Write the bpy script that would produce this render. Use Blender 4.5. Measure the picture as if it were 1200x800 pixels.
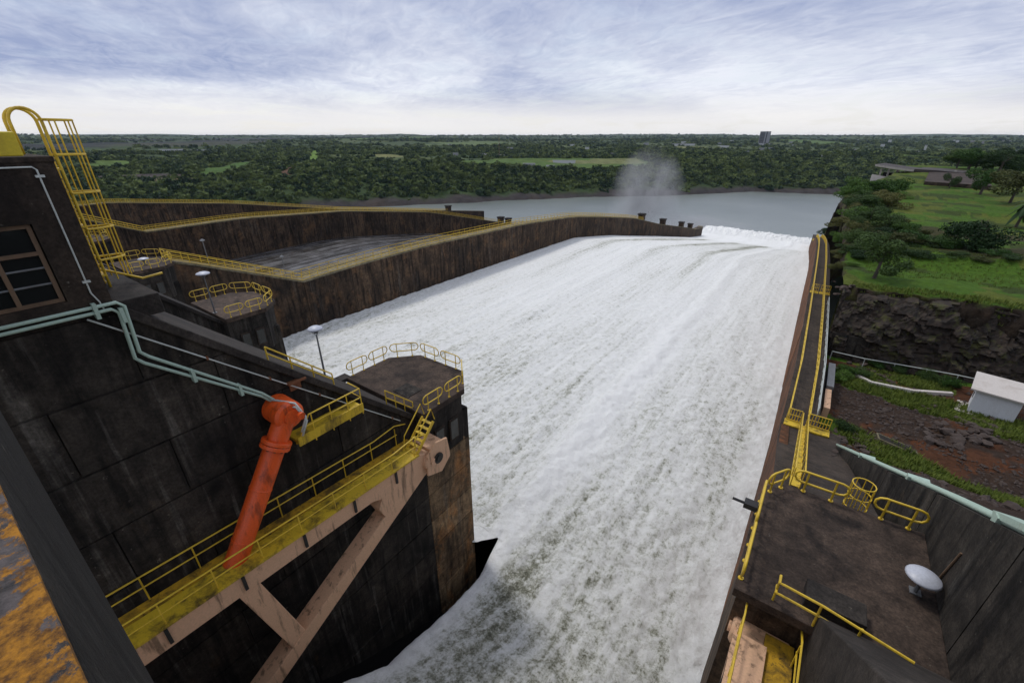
import bpy, bmesh, math, random
import numpy as np
from mathutils import Vector, Matrix, Quaternion
random.seed(7); rng = np.random.default_rng(11)
S = bpy.context.scene
for o in list(bpy.data.objects): bpy.data.objects.remove(o)

# ---------------------------------------------------------------- camera, sky, sun, exposure
# world axes: +y downstream along the chute, +x to the right bank, z = 0 at the photographer's eye
F_PX, PITCH, YAW = 505.0, math.atan(240/505.0), math.radians(35.6)
cd = bpy.data.cameras.new('camera'); cam = bpy.data.objects.new('camera', cd); S.collection.objects.link(cam)
cd.sensor_width = 36; cd.lens = 36*F_PX/1200; cd.clip_start = 0.05; cd.clip_end = 60000
cam.location = (0, 0, 0); cam.rotation_euler = (math.pi/2-PITCH, 0, YAW)
S.camera = cam

SUN_EL, SUN_AZ = math.radians(58), math.radians(-70)      # azimuth from +y, clockwise; sun stands over the left bank
sun_dir = Vector((math.sin(SUN_AZ)*math.cos(SUN_EL), math.cos(SUN_AZ)*math.cos(SUN_EL), math.sin(SUN_EL)))
SKY_OFF = (2.0, 14.0)
W = bpy.data.worlds.new('World'); S.world = W; W.use_nodes = True
nt = W.node_tree; nt.nodes.clear()
def N(t, kind, **kw):
    n = t.nodes.new(kind)
    for k, v in kw.items():
        if k.startswith('i_'):
            n.inputs[int(k[2:]) if k[2:].isdigit() else k[2:].replace('_', ' ')].default_value = v
        else: setattr(n, k, v)
    return n
def math_node(t, op, a, b=None, clamp=False):
    n = t.nodes.new('ShaderNodeMath'); n.operation = op; n.use_clamp = clamp
    for i, v in enumerate((a, b)):
        if v is None: continue
        if isinstance(v, (int, float)): n.inputs[i].default_value = v
        else: t.links.new(v, n.inputs[i])
    return n.outputs[0]
def ramp(t, src, stops):
    n = t.nodes.new('ShaderNodeValToRGB'); e = n.color_ramp.elements
    while len(e) < len(stops): e.new(0.5)
    for el, (p, c) in zip(e, stops):
        el.position = p; el.color = (c, c, c, 1) if isinstance(c, (int, float)) else (*c, 1)
    t.links.new(src, n.inputs[0]); return n.outputs[0]
def mix(t, fac, a, b, blend='MIX'):
    n = t.nodes.new('ShaderNodeMix'); n.data_type = 'RGBA'; n.blend_type = blend
    if isinstance(fac, (int, float)): n.inputs[0].default_value = fac
    else: t.links.new(fac, n.inputs[0])
    for i, v in ((6, a), (7, b)):
        if isinstance(v, tuple): n.inputs[i].default_value = (*v, 1)
        else: t.links.new(v, n.inputs[i])
    return n.outputs[2]
def noise(t, vec, scale, detail=4, rough=0.55, dist=0.0):
    n = t.nodes.new('ShaderNodeTexNoise'); n.inputs['Scale'].default_value = scale
    n.inputs['Detail'].default_value = detail; n.inputs['Roughness'].default_value = rough; n.inputs['Distortion'].default_value = dist
    t.links.new(vec, n.inputs['Vector']); return n.outputs['Fac']
def mapping(t, vec, sc=(1, 1, 1), rot=(0, 0, 0), loc=(0, 0, 0)):
    n = t.nodes.new('ShaderNodeMapping'); n.inputs['Scale'].default_value = sc; n.inputs['Rotation'].default_value = rot; n.inputs['Location'].default_value = loc
    t.links.new(vec, n.inputs['Vector']); return n.outputs[0]

sky = N(nt, 'ShaderNodeTexSky', sky_type='NISHITA', sun_disc=False, sun_elevation=SUN_EL, sun_rotation=SUN_AZ)
tc = N(nt, 'ShaderNodeTexCoord').outputs['Generated']
sx = N(nt, 'ShaderNodeSeparateXYZ'); nt.links.new(tc, sx.inputs[0])
zc = math_node(nt, 'ADD', math_node(nt, 'MAXIMUM', sx.outputs[2], 0.0), 0.10)
cb = N(nt, 'ShaderNodeCombineXYZ')
nt.links.new(math_node(nt, 'DIVIDE', sx.outputs[0], zc), cb.inputs[0]); nt.links.new(math_node(nt, 'DIVIDE', sx.outputs[1], zc), cb.inputs[1])
pl = mapping(nt, cb.outputs[0], sc=(1, 0.8, 1), rot=(0, 0, 0.35))
c_big = noise(nt, mapping(nt, pl, loc=(SKY_OFF[0], SKY_OFF[1], 0)), 0.30, 3, 0.5, 0.5)
c_mid = noise(nt, mapping(nt, pl, loc=(9.1, 4.7, 2)), 1.1, 7, 0.62, 0.6)
c_rip = noise(nt, mapping(nt, pl, sc=(1, 2.2, 1), rot=(0, 0, 0.5), loc=(1, 2, 5)), 3.0, 7, 0.66, 1.2)
cl = math_node(nt, 'ADD', math_node(nt, 'MULTIPLY', c_big, 0.85), math_node(nt, 'ADD', math_node(nt, 'MULTIPLY', c_mid, 0.42), math_node(nt, 'MULTIPLY', c_rip, 0.27)))
thick = ramp(nt, cl, [(0.60, 0.0), (0.77, 0.55), (0.93, 1.0)])
CL = 9.0     # cloud radiance on the scale of the physical sky (the background strength below brings both down)
cloud = mix(nt, thick, tuple(CL*v for v in (0.78, 0.81, 0.89)), tuple(CL*v for v in (0.31, 0.37, 0.56)))
lowband = ramp(nt, sx.outputs[2], [(0.0, 1.0), (0.035, 0.80), (0.085, 0.0)])
cloud = mix(nt, lowband, cloud, tuple(CL*v for v in (0.86, 0.84, 0.82)))
cover = math_node(nt, 'SUBTRACT', 1.0, math_node(nt, 'MULTIPLY', ramp(nt, c_mid, [(0.38, 1.0), (0.50, 0.0)]), 0.15))
skymix = mix(nt, cover, sky.outputs[0], cloud)
bg = N(nt, 'ShaderNodeBackground'); bg.inputs[1].default_value = 0.1
nt.links.new(skymix, bg.inputs[0])
nt.links.new(bg.outputs[0], N(nt, 'ShaderNodeOutputWorld').inputs[0])

sd = bpy.data.lights.new('sun', 'SUN'); sun = bpy.data.objects.new('sun', sd); S.collection.objects.link(sun)
sd.energy = 1.15; sd.angle = math.radians(10); sd.color = (1.0, 0.96, 0.9)
sun.location = (-60, 30, 90); sun.rotation_euler = sun_dir.to_track_quat('Z', 'Y').to_euler()
S.view_settings.view_transform = 'Standard'; S.view_settings.look = 'None'
S.view_settings.exposure = 0.28; S.view_settings.gamma = 1.0; S.view_settings.use_curve_mapping = False

# ---------------------------------------------------------------- helpers
def ray(u, v):                     # photo pixel (1200x800) -> world direction
    x = (u-600)/F_PX; y = (400-v)/F_PX
    a, b, c = x, math.cos(PITCH)+y*math.sin(PITCH), y*math.cos(PITCH)-math.sin(PITCH)
    return Vector((a*math.cos(YAW)-b*math.sin(YAW), a*math.sin(YAW)+b*math.cos(YAW), c))
def atx(u, v, X): d = ray(u, v); return d*(X/d.x)
def atz(u, v, Z): d = ray(u, v); return d*(Z/d.z)

def tag(o, label=None, cat=None, group=None, kind=None):
    if label: o['label'] = label
    if cat: o['category'] = cat
    if group: o['group'] = group
    if kind: o['kind'] = kind
    return o
def empty(name, loc, label, cat, group=None):
    o = bpy.data.objects.new(name, None); S.collection.objects.link(o)
    o.location = loc; o.empty_display_size = 0.3
    return tag(o, label, cat, group)
class MB:
    """collects geometry in world coordinates; build() links it as ONE object under its parent"""
    def __init__(s): s.v = []; s.f = []
    def add(s, vs, fs):
        n = len(s.v); s.v += [tuple(p) for p in vs]; s.f += [tuple(i+n for i in f) for f in fs]; return s
    def box(s, x0, x1, y0, y1, z0, z1):
        return s.hexa([(x0, y0, z0), (x1, y0, z0), (x1, y1, z0), (x0, y1, z0)], [(x0, y0, z1), (x1, y0, z1), (x1, y1, z1), (x0, y1, z1)])
    def hexa(s, b, t):
        return s.add(list(b)+list(t), [(3, 2, 1, 0), (4, 5, 6, 7), (0, 1, 5, 4), (1, 2, 6, 5), (2, 3, 7, 6), (3, 0, 4, 7)])
    def prism(s, poly, d):             # polygon (list of 3d points) extruded by vector d
        n = len(poly); d = Vector(d)
        vs = [Vector(p) for p in poly]; vs += [p+d for p in vs]
        return s.add(vs, [tuple(range(n))[::-1], tuple(range(n, 2*n))]+[(i, (i+1) % n, n+(i+1) % n, n+i) for i in range(n)])
    def beam(s, a, b, w, h, up=(0, 0, 1)):
        a, b = Vector(a), Vector(b); d = (b-a).normalized(); up = Vector(up)
        r = d.cross(up).normalized(); q = r.cross(d).normalized()
        c = [(-w/2, -h/2), (w/2, -h/2), (w/2, h/2), (-w/2, h/2)]
        return s.hexa([a+r*i+q*j for i, j in c], [b+r*i+q*j for i, j in c])
    def tube(s, path, r, n=6, closed=False):
        P = [Vector(p) for p in path]; m = len(P); base = len(s.v); ref = None
        for i, p in enumerate(P):
            if closed: d = P[(i+1) % m]-P[i-1]
            else: d = P[min(i+1, m-1)]-P[max(i-1, 0)]
            d.normalize()
            if ref is None:
                ref = Vector((0, 0, 1)) if abs(d.z) < 0.9 else Vector((1, 0, 0))
            a = d.cross(ref).normalized(); b = a.cross(d).normalized(); ref = b
            rr = r[i] if isinstance(r, (list, tuple)) else r
            for k in range(n):
                t = 2*math.pi*k/n; s.v.append(tuple(p+a*math.cos(t)*rr+b*math.sin(t)*rr))
        for i in range(m if closed else m-1):
            for k in range(n):
                i2 = (i+1) % m
                s.f.append((base+i*n+k, base+i*n+(k+1) % n, base+i2*n+(k+1) % n, base+i2*n+k))
        if not closed:
            s.f.append(tuple(base+k for k in range(n))[::-1]); s.f.append(tuple(base+(m-1)*n+k for k in range(n)))
        return s
    def disc(s, c, axis, r, h, n=20): return s.tube([Vector(c), Vector(c)+Vector(axis)*h], r, n)
    def lathe(s, c, axis, prof, n=24):   # prof: (radius, height along axis)
        return s.tube_var(c, axis, prof, n)
    def tube_var(s, c, axis, prof, n):
        c = Vector(c); ax = Vector(axis).normalized(); q = ax.to_track_quat('Z', 'Y'); base = len(s.v)
        for r, h in prof:
            for k in range(n):
                t = 2*math.pi*k/n; s.v.append(tuple(c+q @ Vector((r*math.cos(t), r*math.sin(t), h))))
        for i in range(len(prof)-1):
            for k in range(n): s.f.append((base+i*n+k, base+i*n+(k+1) % n, base+(i+1)*n+(k+1) % n, base+(i+1)*n+k))
        s.f.append(tuple(base+k for k in range(n))[::-1]); s.f.append(tuple(base+(len(prof)-1)*n+k for k in range(n)))
        return s
    def build(s, name, mat, parent=None, smooth=False, bevel=0, kind=None):
        off = Vector(parent.matrix_basis.translation) if parent is not None else Vector((0, 0, 0))
        if parent is not None and parent.parent is not None: off = off+Vector(parent.parent.matrix_basis.translation)
        me = bpy.data.meshes.new(name)
        me.from_pydata([tuple(Vector(p)-off) for p in s.v], [], s.f); me.update()
        o = bpy.data.objects.new(name, me); S.collection.objects.link(o)
        if mat: me.materials.append(mat)
        if parent is not None: o.parent = parent
        if smooth:
            for p in me.polygons: p.use_smooth = True
        if bevel:
            b = o.modifiers.new('bevel', 'BEVEL'); b.width = bevel; b.segments = 2; b.limit_method = 'ANGLE'; b.angle_limit = math.radians(40)
        if kind: o['kind'] = kind
        return o
def link_copy(o, parent, dx):
    c = o.copy(); S.collection.objects.link(c)
    if parent is not None: c.parent = parent
    else: c.location = Vector(o.location)+Vector(dx)
    return c
def copy_tree(o, dx, label=None, group=None, skip=()):
    r = link_copy(o, None, dx)
    if label: r['label'] = label
    if group: r['group'] = group
    for ch in o.children:
        if ch.name.split('.')[0] in skip: continue
        c = link_copy(ch, r, None)
        for g in ch.children: link_copy(g, c, None)
    return r
# numpy value noise
def _h(i, j, s):
    i = i.astype(np.int64); j = j.astype(np.int64)
    n = (i*374761393+j*668265263+s*1274126177) & 0x7fffffff
    n = ((n ^ (n >> 13))*1274126177) & 0x7fffffff
    return ((n ^ (n >> 16)) & 0xffff)/65535.0
def vn(x, y, s=0):
    x = np.asarray(x, float); y = np.asarray(y, float)
    i = np.floor(x); j = np.floor(y); a = x-i; b = y-j; a = a*a*(3-2*a); b = b*b*(3-2*b)
    return (_h(i, j, s)*(1-a)+_h(i+1, j, s)*a)*(1-b)+(_h(i, j+1, s)*(1-a)+_h(i+1, j+1, s)*a)*b
def fbm(x, y, s=0, o=4, g=0.5):
    t = 0; a = 1; m = 0
    for k in range(o): t = t+a*vn(x*2**k, y*2**k, s+k*17); m += a; a *= g
    return t/m
def grid_mesh(name, X, Y, Z, mat, attrs=None, smooth=True, extra=None, link=True):
    r, c = X.shape; v = np.stack([X, Y, Z], -1).reshape(-1, 3)
    i = np.arange(r*c).reshape(r, c)
    f = np.stack([i[:-1, :-1], i[:-1, 1:], i[1:, 1:], i[1:, :-1]], -1).reshape(-1, 4)
    return raw_mesh(name, v, f, mat, attrs, smooth)
def raw_mesh(name, v, f, mat, attrs=None, smooth=True, parent=None):
    me = bpy.data.meshes.new(name); k = f.shape[1]
    me.vertices.add(len(v)); me.vertices.foreach_set('co', np.ascontiguousarray(v, dtype=np.float32).ravel())
    me.loops.add(f.size); me.loops.foreach_set('vertex_index', np.ascontiguousarray(f, dtype=np.int32).ravel())
    me.polygons.add(len(f)); me.polygons.foreach_set('loop_start', np.arange(0, f.size, k, dtype=np.int32))
    me.polygons.foreach_set('loop_total', np.full(len(f), k, dtype=np.int32))
    me.polygons.foreach_set('use_smooth', np.full(len(f), smooth, dtype=bool))
    me.update(calc_edges=True); me.validate()
    for n, a in (attrs or {}).items():
        a = np.asarray(a, dtype=np.float32)
        if a.ndim == 1 or a.shape[-1] != 3:
            at = me.attributes.new(n, 'FLOAT', 'POINT'); at.data.foreach_set('value', a.ravel())
        else:
            at = me.attributes.new(n, 'FLOAT_COLOR', 'POINT'); at.data.foreach_set('color', np.concatenate([a.reshape(-1, 3), np.ones((a.size//3, 1), np.float32)], 1).ravel())
    o = bpy.data.objects.new(name, me); S.collection.objects.link(o)
    if mat: me.materials.append(mat)
    if parent is not None: o.parent = parent
    return o

# ---------------------------------------------------------------- materials
def new_mat(name):
    m = bpy.data.materials.new(name); m.use_nodes = True; t = m.node_tree
    p = t.nodes['Principled BSDF']; geo = N(t, 'ShaderNodeNewGeometry').outputs['Position']
    return m, t, p, geo
def set_bump(t, p, h, strength, dist):
    b = N(t, 'ShaderNodeBump'); b.inputs['Strength'].default_value = strength; b.inputs['Distance'].default_value = dist
    t.links.new(h, b.inputs['Height']); t.links.new(b.outputs[0], p.inputs['Normal'])
def concrete(name, light, dark, stain=None, stain_lo=0.55, stain_hi=0.72, streak=0.8, rough=0.85, scale=1.0, thr=(0.35, 0.7), pale=0.0):
    m, t, p, g = new_mat(name)
    big = noise(t, g, 0.35*scale, 5, 0.6, 0.3)
    col = mix(t, ramp(t, big, [(thr[0], 0.0), (thr[1], 1.0)]), light, dark)
    st = noise(t, mapping(t, g, sc=(1.9*scale, 1.9*scale, 0.2*scale)), 1.0, 5, 0.65)
    col = mix(t, math_node(t, 'MULTIPLY', ramp(t, st, [(0.46, 0.0), (0.62, 1.0)]), streak), col, tuple(c*0.35 for c in dark))
    if pale:
        st2 = noise(t, mapping(t, g, sc=(2.1*scale, 2.1*scale, 0.12*scale), loc=(7, 3, 1)), 1.0, 4, 0.6)
        col = mix(t, math_node(t, 'MULTIPLY', ramp(t, st2, [(0.58, 0.0), (0.72, 1.0)]), pale), col, (0.16, 0.15, 0.135))
    if stain:
        sn = noise(t, mapping(t, g, sc=(0.5*scale, 0.5*scale, 0.28*scale), loc=(3, 8, 2)), 1.0, 6, 0.68, 0.4)
        col = mix(t, ramp(t, sn, [(stain_lo, 0.0), (stain_hi, 1.0)]), col, stain)
    fine = noise(t, g, 11, 6, 0.75)
    midn = noise(t, mapping(t, g, loc=(2, 6, 4)), 1.7, 7, 0.72, 0.4)
    col = mix(t, 0.8, col, ramp(t, fine, [(0.30, 0.15), (0.70, 1.0)]), 'MULTIPLY')
    col = mix(t, 0.85, col, ramp(t, midn, [(0.32, 0.25), (0.68, 1.15)]), 'MULTIPLY')
    spots = ramp(t, noise(t, mapping(t, g, loc=(8, 1, 3)), 4.5, 5, 0.7), [(0.66, 0.0), (0.72, 0.35)])
    col = mix(t, spots, col, (0.17, 0.155, 0.13))
    rnd = N(t, 'ShaderNodeObjectInfo').outputs['Random']
    col = mix(t, 1.0, col, ramp(t, rnd, [(0.0, (1.35, 1.33, 1.3)), (1.0, (2.25, 2.2, 2.1))]), 'MULTIPLY')
    t.links.new(col, p.inputs['Base Color']); p.inputs['Roughness'].default_value = rough
    p.inputs['Specular IOR Level'].default_value = 0.25
    set_bump(t, p, math_node(t, 'ADD', noise(t, g, 3.0*scale, 6, 0.65), math_node(t, 'MULTIPLY', fine, 0.4)), 0.5, 0.05)
    return m
def paint(name, col, rough=0.5, dirt=(0.05, 0.035, 0.02), amount=0.5, scale=1.6, metallic=0.0, lo=0.5, hi=0.75, runs=0.0):
    m, t, p, g = new_mat(name)
    n = noise(t, mapping(t, g, sc=(1, 1, 0.3)), scale, 6, 0.7, 0.3)
    c = mix(t, math_node(t, 'MULTIPLY', ramp(t, n, [(lo, 0.0), (hi, 1.0)]), amount), col, dirt)
    if runs:      # rust and moss runs
        rn_ = noise(t, mapping(t, g, sc=(3.2, 3.2, 0.35), loc=(4, 1, 7)), 1.0, 5, 0.65)
        c = mix(t, math_node(t, 'MULTIPLY', ramp(t, rn_, [(0.55, 0.0), (0.66, 1.0)]), runs), c, tuple(v*0.9 for v in dirt))
    c = mix(t, 0.35, c, ramp(t, noise(t, g, 14, 4, 0.6), [(0.3, 0.5), (0.7, 1.0)]), 'MULTIPLY')
    t.links.new(c, p.inputs['Base Color']); p.inputs['Roughness'].default_value = rough; p.inputs['Metallic'].default_value = metallic
    set_bump(t, p, n, 0.15, 0.02)
    return m
M = {}
M['pier'] = concrete('black_stained_concrete', (0.050, 0.042, 0.034), (0.011, 0.0095, 0.0085), (0.070, 0.040, 0.018), 0.60, 0.78, 0.8, pale=0.5)
M['pier_rust'] = concrete('ochre_stained_concrete', (0.30, 0.205, 0.115), (0.11, 0.075, 0.045), (0.36, 0.17, 0.06), 0.52, 0.68, 0.85, pale=0.4)
M['coping'] = concrete('weathered_coping_concrete', (0.046, 0.039, 0.034), (0.021, 0.018, 0.0165), None, streak=0.2)
M['deck'] = concrete('brown_deck_concrete', (0.100, 0.070, 0.053), (0.046, 0.033, 0.026), (0.024, 0.018, 0.015), 0.52, 0.66, 0.0, thr=(0.3, 0.65))
M['wall'] = concrete('brown_chute_wall_concrete', (0.105, 0.068, 0.042), (0.028, 0.021, 0.016), (0.16, 0.088, 0.042), 0.54, 0.72, 0.9, scale=0.8, pale=0.35)
M['wall_lit'] = concrete('rusty_sunlit_chute_wall_concrete', (0.17, 0.068, 0.026), (0.085, 0.038, 0.018), (0.24, 0.088, 0.03), 0.5, 0.7, 0.6, scale=0.8)  # rust tone, with the brightness of the sun side put into the colour
M['wallcap'] = concrete('pale_walkway_concrete', (0.21, 0.185, 0.12), (0.115, 0.10, 0.065), None, streak=0.0)
M['walkway'] = concrete('dark_walkway_concrete', (0.055, 0.042, 0.033), (0.028, 0.022, 0.018), None, streak=0.0)
M['retain'] = concrete('dark_retaining_wall_concrete', (0.056, 0.048, 0.040), (0.017, 0.0145, 0.0125), (0.075, 0.054, 0.034), 0.62, 0.8, 0.9, pale=0.25)
M['house'] = concrete('grey_brown_hoist_house_concrete', (0.056, 0.041, 0.031), (0.026, 0.0195, 0.0155), (0.013, 0.0105, 0.009), 0.55, 0.7, 0.3)
M['girder'] = concrete('black_girder_concrete', (0.016, 0.015, 0.014), (0.007, 0.0065, 0.006), (0.03, 0.027, 0.024), 0.6, 0.75, 0.9, scale=3.0)
M['yellow'] = paint('yellow_railing_paint', (0.74, 0.50, 0.035), 0.45, (0.16, 0.085, 0.02), 0.55)
M['yellow_box'] = paint('yellow_box_paint', (0.62, 0.47, 0.02), 0.5, (0.30, 0.2, 0.01), 0.5)
M['yellow_steel'] = paint('mossy_yellow_steel', (0.66, 0.45, 0.022), 0.6, (0.10, 0.065, 0.012), 0.95, 1.6, lo=0.46, hi=0.66)
M['salmon'] = paint('salmon_girder_paint', (0.72, 0.44, 0.265), 0.6, (0.085, 0.05, 0.022), 0.8, 1.5, lo=0.60, hi=0.72, runs=0.7)
M['orange'] = paint('orange_hydraulic_paint', (0.80, 0.105, 0.014), 0.42, (0.16, 0.03, 0.01), 0.7, 1.6, lo=0.52, hi=0.68, runs=0.5)
M['green_pipe'] = paint('pale_green_pipe_paint', (0.40, 0.52, 0.43), 0.5, (0.22, 0.14, 0.09), 0.6, 1.8, lo=0.58, hi=0.75)
M['white_pipe'] = paint('white_pipe_paint', (0.55, 0.58, 0.54), 0.5, (0.3, 0.27, 0.22), 0.4)
M['grey_metal'] = paint('grey_lamp_metal', (0.16, 0.165, 0.17), 0.5, (0.06, 0.05, 0.04), 0.5)
M['lamp_white'] = paint('pale_lamp_dish', (0.52, 0.54, 0.60), 0.4, (0.3, 0.3, 0.3), 0.3)
M['black_metal'] = paint('black_weathered_metal', (0.013, 0.0125, 0.012), 0.55, (0.035, 0.025, 0.018), 0.6, 3.0)
M['white_wall'] = paint('white_plaster', (0.76, 0.77, 0.80), 0.7, (0.5, 0.47, 0.42), 0.3, 0.8)
M['pale_roof'] = paint('pale_roof_sheet', (0.60, 0.55, 0.50), 0.7, (0.35, 0.28, 0.22), 0.5, 1.0)
M['wood'] = paint('brown_window_wood', (0.17, 0.105, 0.06), 0.7, (0.05, 0.03, 0.02), 0.6, 3)
M['rust'] = paint('rusty_iron', (0.20, 0.075, 0.03), 0.8, (0.06, 0.03, 0.015), 0.7, 3)
m, t, p, g = new_mat('dark_window_glass'); p.inputs['Base Color'].default_value = (0.012, 0.014, 0.014, 1); p.inputs['Roughness'].default_value = 0.08; M['glass'] = m
m, t, p, g = new_mat('white_lit_foam')
del m
# lichen covered parapet
m, t, p, g = new_mat('lichen_covered_concrete')
c = mix(t, ramp(t, noise(t, g, 22, 6, 0.7), [(0.35, 0.0), (0.65, 1.0)]), (0.02, 0.018, 0.017), (0.12, 0.10, 0.095))
l1 = ramp(t, noise(t, mapping(t, g, loc=(1.3, .4, 2)), 9.0, 8, 0.75, 0.2), [(0.46, 0.0), (0.50, 1.0)])
c = mix(t, l1, c, mix(t, ramp(t, noise(t, g, 34, 5, 0.75), [(0.38, 0.0), (0.62, 1.0)]), (0.09, 0.035, 0.003), (0.40, 0.17, 0.008)))
t.links.new(c, p.inputs['Base Color']); p.inputs['Roughness'].default_value = 0.95
set_bump(t, p, noise(t, g, 45, 6, 0.7), 0.9, 0.01); M['lichen'] = m
# lichen yellow girder top
m, t, p, g = new_mat('yellow_lichen_steel')
c = mix(t, ramp(t, noise(t, g, 1.6, 6, 0.7, 0.5), [(0.40, 0.0), (0.62, 1.0)]), (0.55, 0.31, 0.012), (0.12, 0.07, 0.008))
c = mix(t, ramp(t, noise(t, g, 6, 5, 0.7), [(0.58, 0.0), (0.68, 1.0)]), c, (0.03, 0.022, 0.01))
t.links.new(c, p.inputs['Base Color']); p.inputs['Roughness'].default_value = 0.8; M['lichen_steel'] = m
# wet chute floor
m, t, p, g = new_mat('wet_chute_concrete')
n1 = noise(t, mapping(t, g, sc=(0.35, 0.035, 0.2)), 1.0, 6, 0.65, 0.4)
n2 = noise(t, g, 0.25, 5, 0.6)
c = mix(t, ramp(t, n1, [(0.38, 0.0), (0.64, 1.0)]), (0.045, 0.042, 0.040), (0.17, 0.165, 0.165))
c = mix(t, ramp(t, n2, [(0.42, 0.0), (0.6, 0.8)]), c, (0.03, 0.027, 0.025))
t.links.new(c, p.inputs['Base Color'])
t.links.new(ramp(t, n1, [(0.35, 0.12), (0.65, 0.42)]), p.inputs['Roughness']); p.inputs['Specular IOR Level'].default_value = 0.55; M['chute'] = m
m, t, p, g = new_mat('black_wet_shaded_concrete')
t.links.new(mix(t, noise(t, g, 0.8, 5, 0.6), (0.004, 0.004, 0.004), (0.010, 0.009, 0.0085)), p.inputs['Base Color']); p.inputs['Roughness'].default_value = 0.85; p.inputs['Specular IOR Level'].default_value = 0.05; M['chute_wet_shade'] = m  # wet floor, near-black: shade of the gap beside the pier is in the colour
# white water
m, t, p, g = new_mat('foaming_white_water')
at = N(t, 'ShaderNodeAttribute', attribute_name='foam').outputs['Fac']
f1 = noise(t, mapping(t, g, sc=(1.0, 0.75, 0.25)), 1.4, 8, 0.80, 0.15)
f2 = noise(t, mapping(t, g, sc=(1.0, 0.85, 0.3), loc=(4, 9, 1)), 4.2, 6, 0.8, 0.1)
f3 = noise(t, mapping(t, g, sc=(1.0, 0.028, 0.1), loc=(2, 5, 1)), 1.5, 6, 0.7)
w = math_node(t, 'ADD', math_node(t, 'MULTIPLY', f1, 0.62), math_node(t, 'MULTIPLY', f2, 0.38))
w = math_node(t, 'ADD', w, math_node(t, 'MULTIPLY', math_node(t, 'SUBTRACT', f3, 0.5), 0.30))
w = math_node(t, 'ADD', math_node(t, 'MULTIPLY', math_node(t, 'SUBTRACT', w, 0.5), 1.35), 0.5)
w = math_node(t, 'ADD', w, at)
c = ramp(t, w, [(0.37, (0.10, 0.10, 0.072)), (0.47, (0.27, 0.27, 0.205)), (0.555, (0.58, 0.58, 0.52)), (0.64, (0.76, 0.76, 0.72)), (0.80, (0.87, 0.87, 0.84))])
t.links.new(c, p.inputs['Base Color']); p.inputs['Roughness'].default_value = 0.8; p.inputs['Specular IOR Level'].default_value = 0.15
set_bump(t, p, math_node(t, 'ADD', f1, math_node(t, 'MULTIPLY', f2, 0.8)), 1.0, 0.20); M['water'] = m
# river
m, t, p, g = new_mat('grey_green_river_water')
rn = noise(t, mapping(t, g, sc=(1, 0.5, 1)), 0.09, 6, 0.65)
c = mix(t, ramp(t, noise(t, g, 0.006, 4, 0.6), [(0.3, 0.0), (0.7, 1.0)]), (0.135, 0.155, 0.135), (0.205, 0.225, 0.20))
t.links.new(c, p.inputs['Base Color']); p.inputs['Roughness'].default_value = 0.28
set_bump(t, p, rn, 0.5, 1.2); M['river'] = m
# terrain, coloured by ground cover
def ground(name, nscale, bump):
    m, t, p, g = new_mat(name)
    a = N(t, 'ShaderNodeAttribute', attribute_name='cover').outputs['Color']
    n = noise(t, g, nscale, 7, 0.7, 0.3)
    c = mix(t, 0.85, a, ramp(t, n, [(0.25, 0.35), (0.75, 1.5)]), 'MULTIPLY')
    n2 = noise(t, mapping(t, g, loc=(5, 5, 5)), nscale*0.22, 5, 0.6)
    c = mix(t, ramp(t, n2, [(0.5, 0.0), (0.7, 0.45)]), c, mix(t, 1.0, c, (1.5, 1.15, 0.75), 'MULTIPLY'))
    t.links.new(c, p.inputs['Base Color']); p.inputs['Roughness'].default_value = 0.95; p.inputs['Specular IOR Level'].default_value = 0.15
    set_bump(t, p, n, 0.9, bump)
    return m
M['ground_near'] = ground('bank_ground', 1.6, 0.35); M['ground_far'] = ground('far_bank_ground', 0.05, 3.0)
m, t, p, g = new_mat('basalt_stone')
c = mix(t, noise(t, g, 2.5, 5, 0.7), (0.018, 0.013, 0.011), (0.10, 0.070, 0.055)); t.links.new(c, p.inputs['Base Color']); p.inputs['Roughness'].default_value = 0.9
set_bump(t, p, noise(t, g, 6, 5, 0.7), 0.7, 0.1); M['stone'] = m
m, t, p, g = new_mat('mossy_basalt_cliff')
c = mix(t, ramp(t, noise(t, g, 1.3, 7, 0.75), [(0.35, 0.0), (0.68, 1.0)]), (0.008, 0.0065, 0.005), (0.052, 0.034, 0.022))
c = mix(t, ramp(t, noise(t, mapping(t, g, loc=(3, 3, 9)), 0.8, 7, 0.75, 0.3), [(0.53, 0.0), (0.64, 0.9)]), c, (0.065, 0.068, 0.012))
c = mix(t, ramp(t, noise(t, mapping(t, g, loc=(7, 3, 2)), 1.4, 6, 0.7), [(0.68, 0.0), (0.74, 0.7)]), c, (0.20, 0.17, 0.14))
t.links.new(c, p.inputs['Base Color']); p.inputs['Roughness'].default_value = 0.9; set_bump(t, p, noise(t, g, 5, 6, 0.75), 0.8, 0.12); M['cliff'] = m
def foliage(name, a, b, sc):
    m, t, p, g = new_mat(name)
    oi = N(t, 'ShaderNodeObjectInfo').outputs['Random']
    n = noise(t, g, sc, 4, 0.6)
    f = math_node(t, 'ADD', math_node(t, 'MULTIPLY', n, 0.9), math_node(t, 'MULTIPLY', math_node(t, 'SUBTRACT', oi, 0.5), 0.9))
    c = mix(t, ramp(t, f, [(0.2, 0.0), (0.75, 1.0)]), a, b); t.links.new(c, p.inputs['Base Color'])
    p.inputs['Roughness'].default_value = 0.7; p.inputs['Specular IOR Level'].default_value = 0.2
    return m
M['leaf'] = foliage('mid_green_foliage', (0.028, 0.070, 0.010), (0.10, 0.175, 0.030), 0.9)
M['leaf_dark'] = foliage('dark_green_foliage', (0.014, 0.036, 0.009), (0.055, 0.095, 0.022), 0.7)
M['leaf_olive'] = foliage('olive_foliage', (0.05, 0.06, 0.015), (0.13, 0.13, 0.04), 0.8)
M['leaf_far'] = foliage('far_forest_foliage', (0.014, 0.036, 0.009), (0.115, 0.15, 0.036), 0.007)
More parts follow.
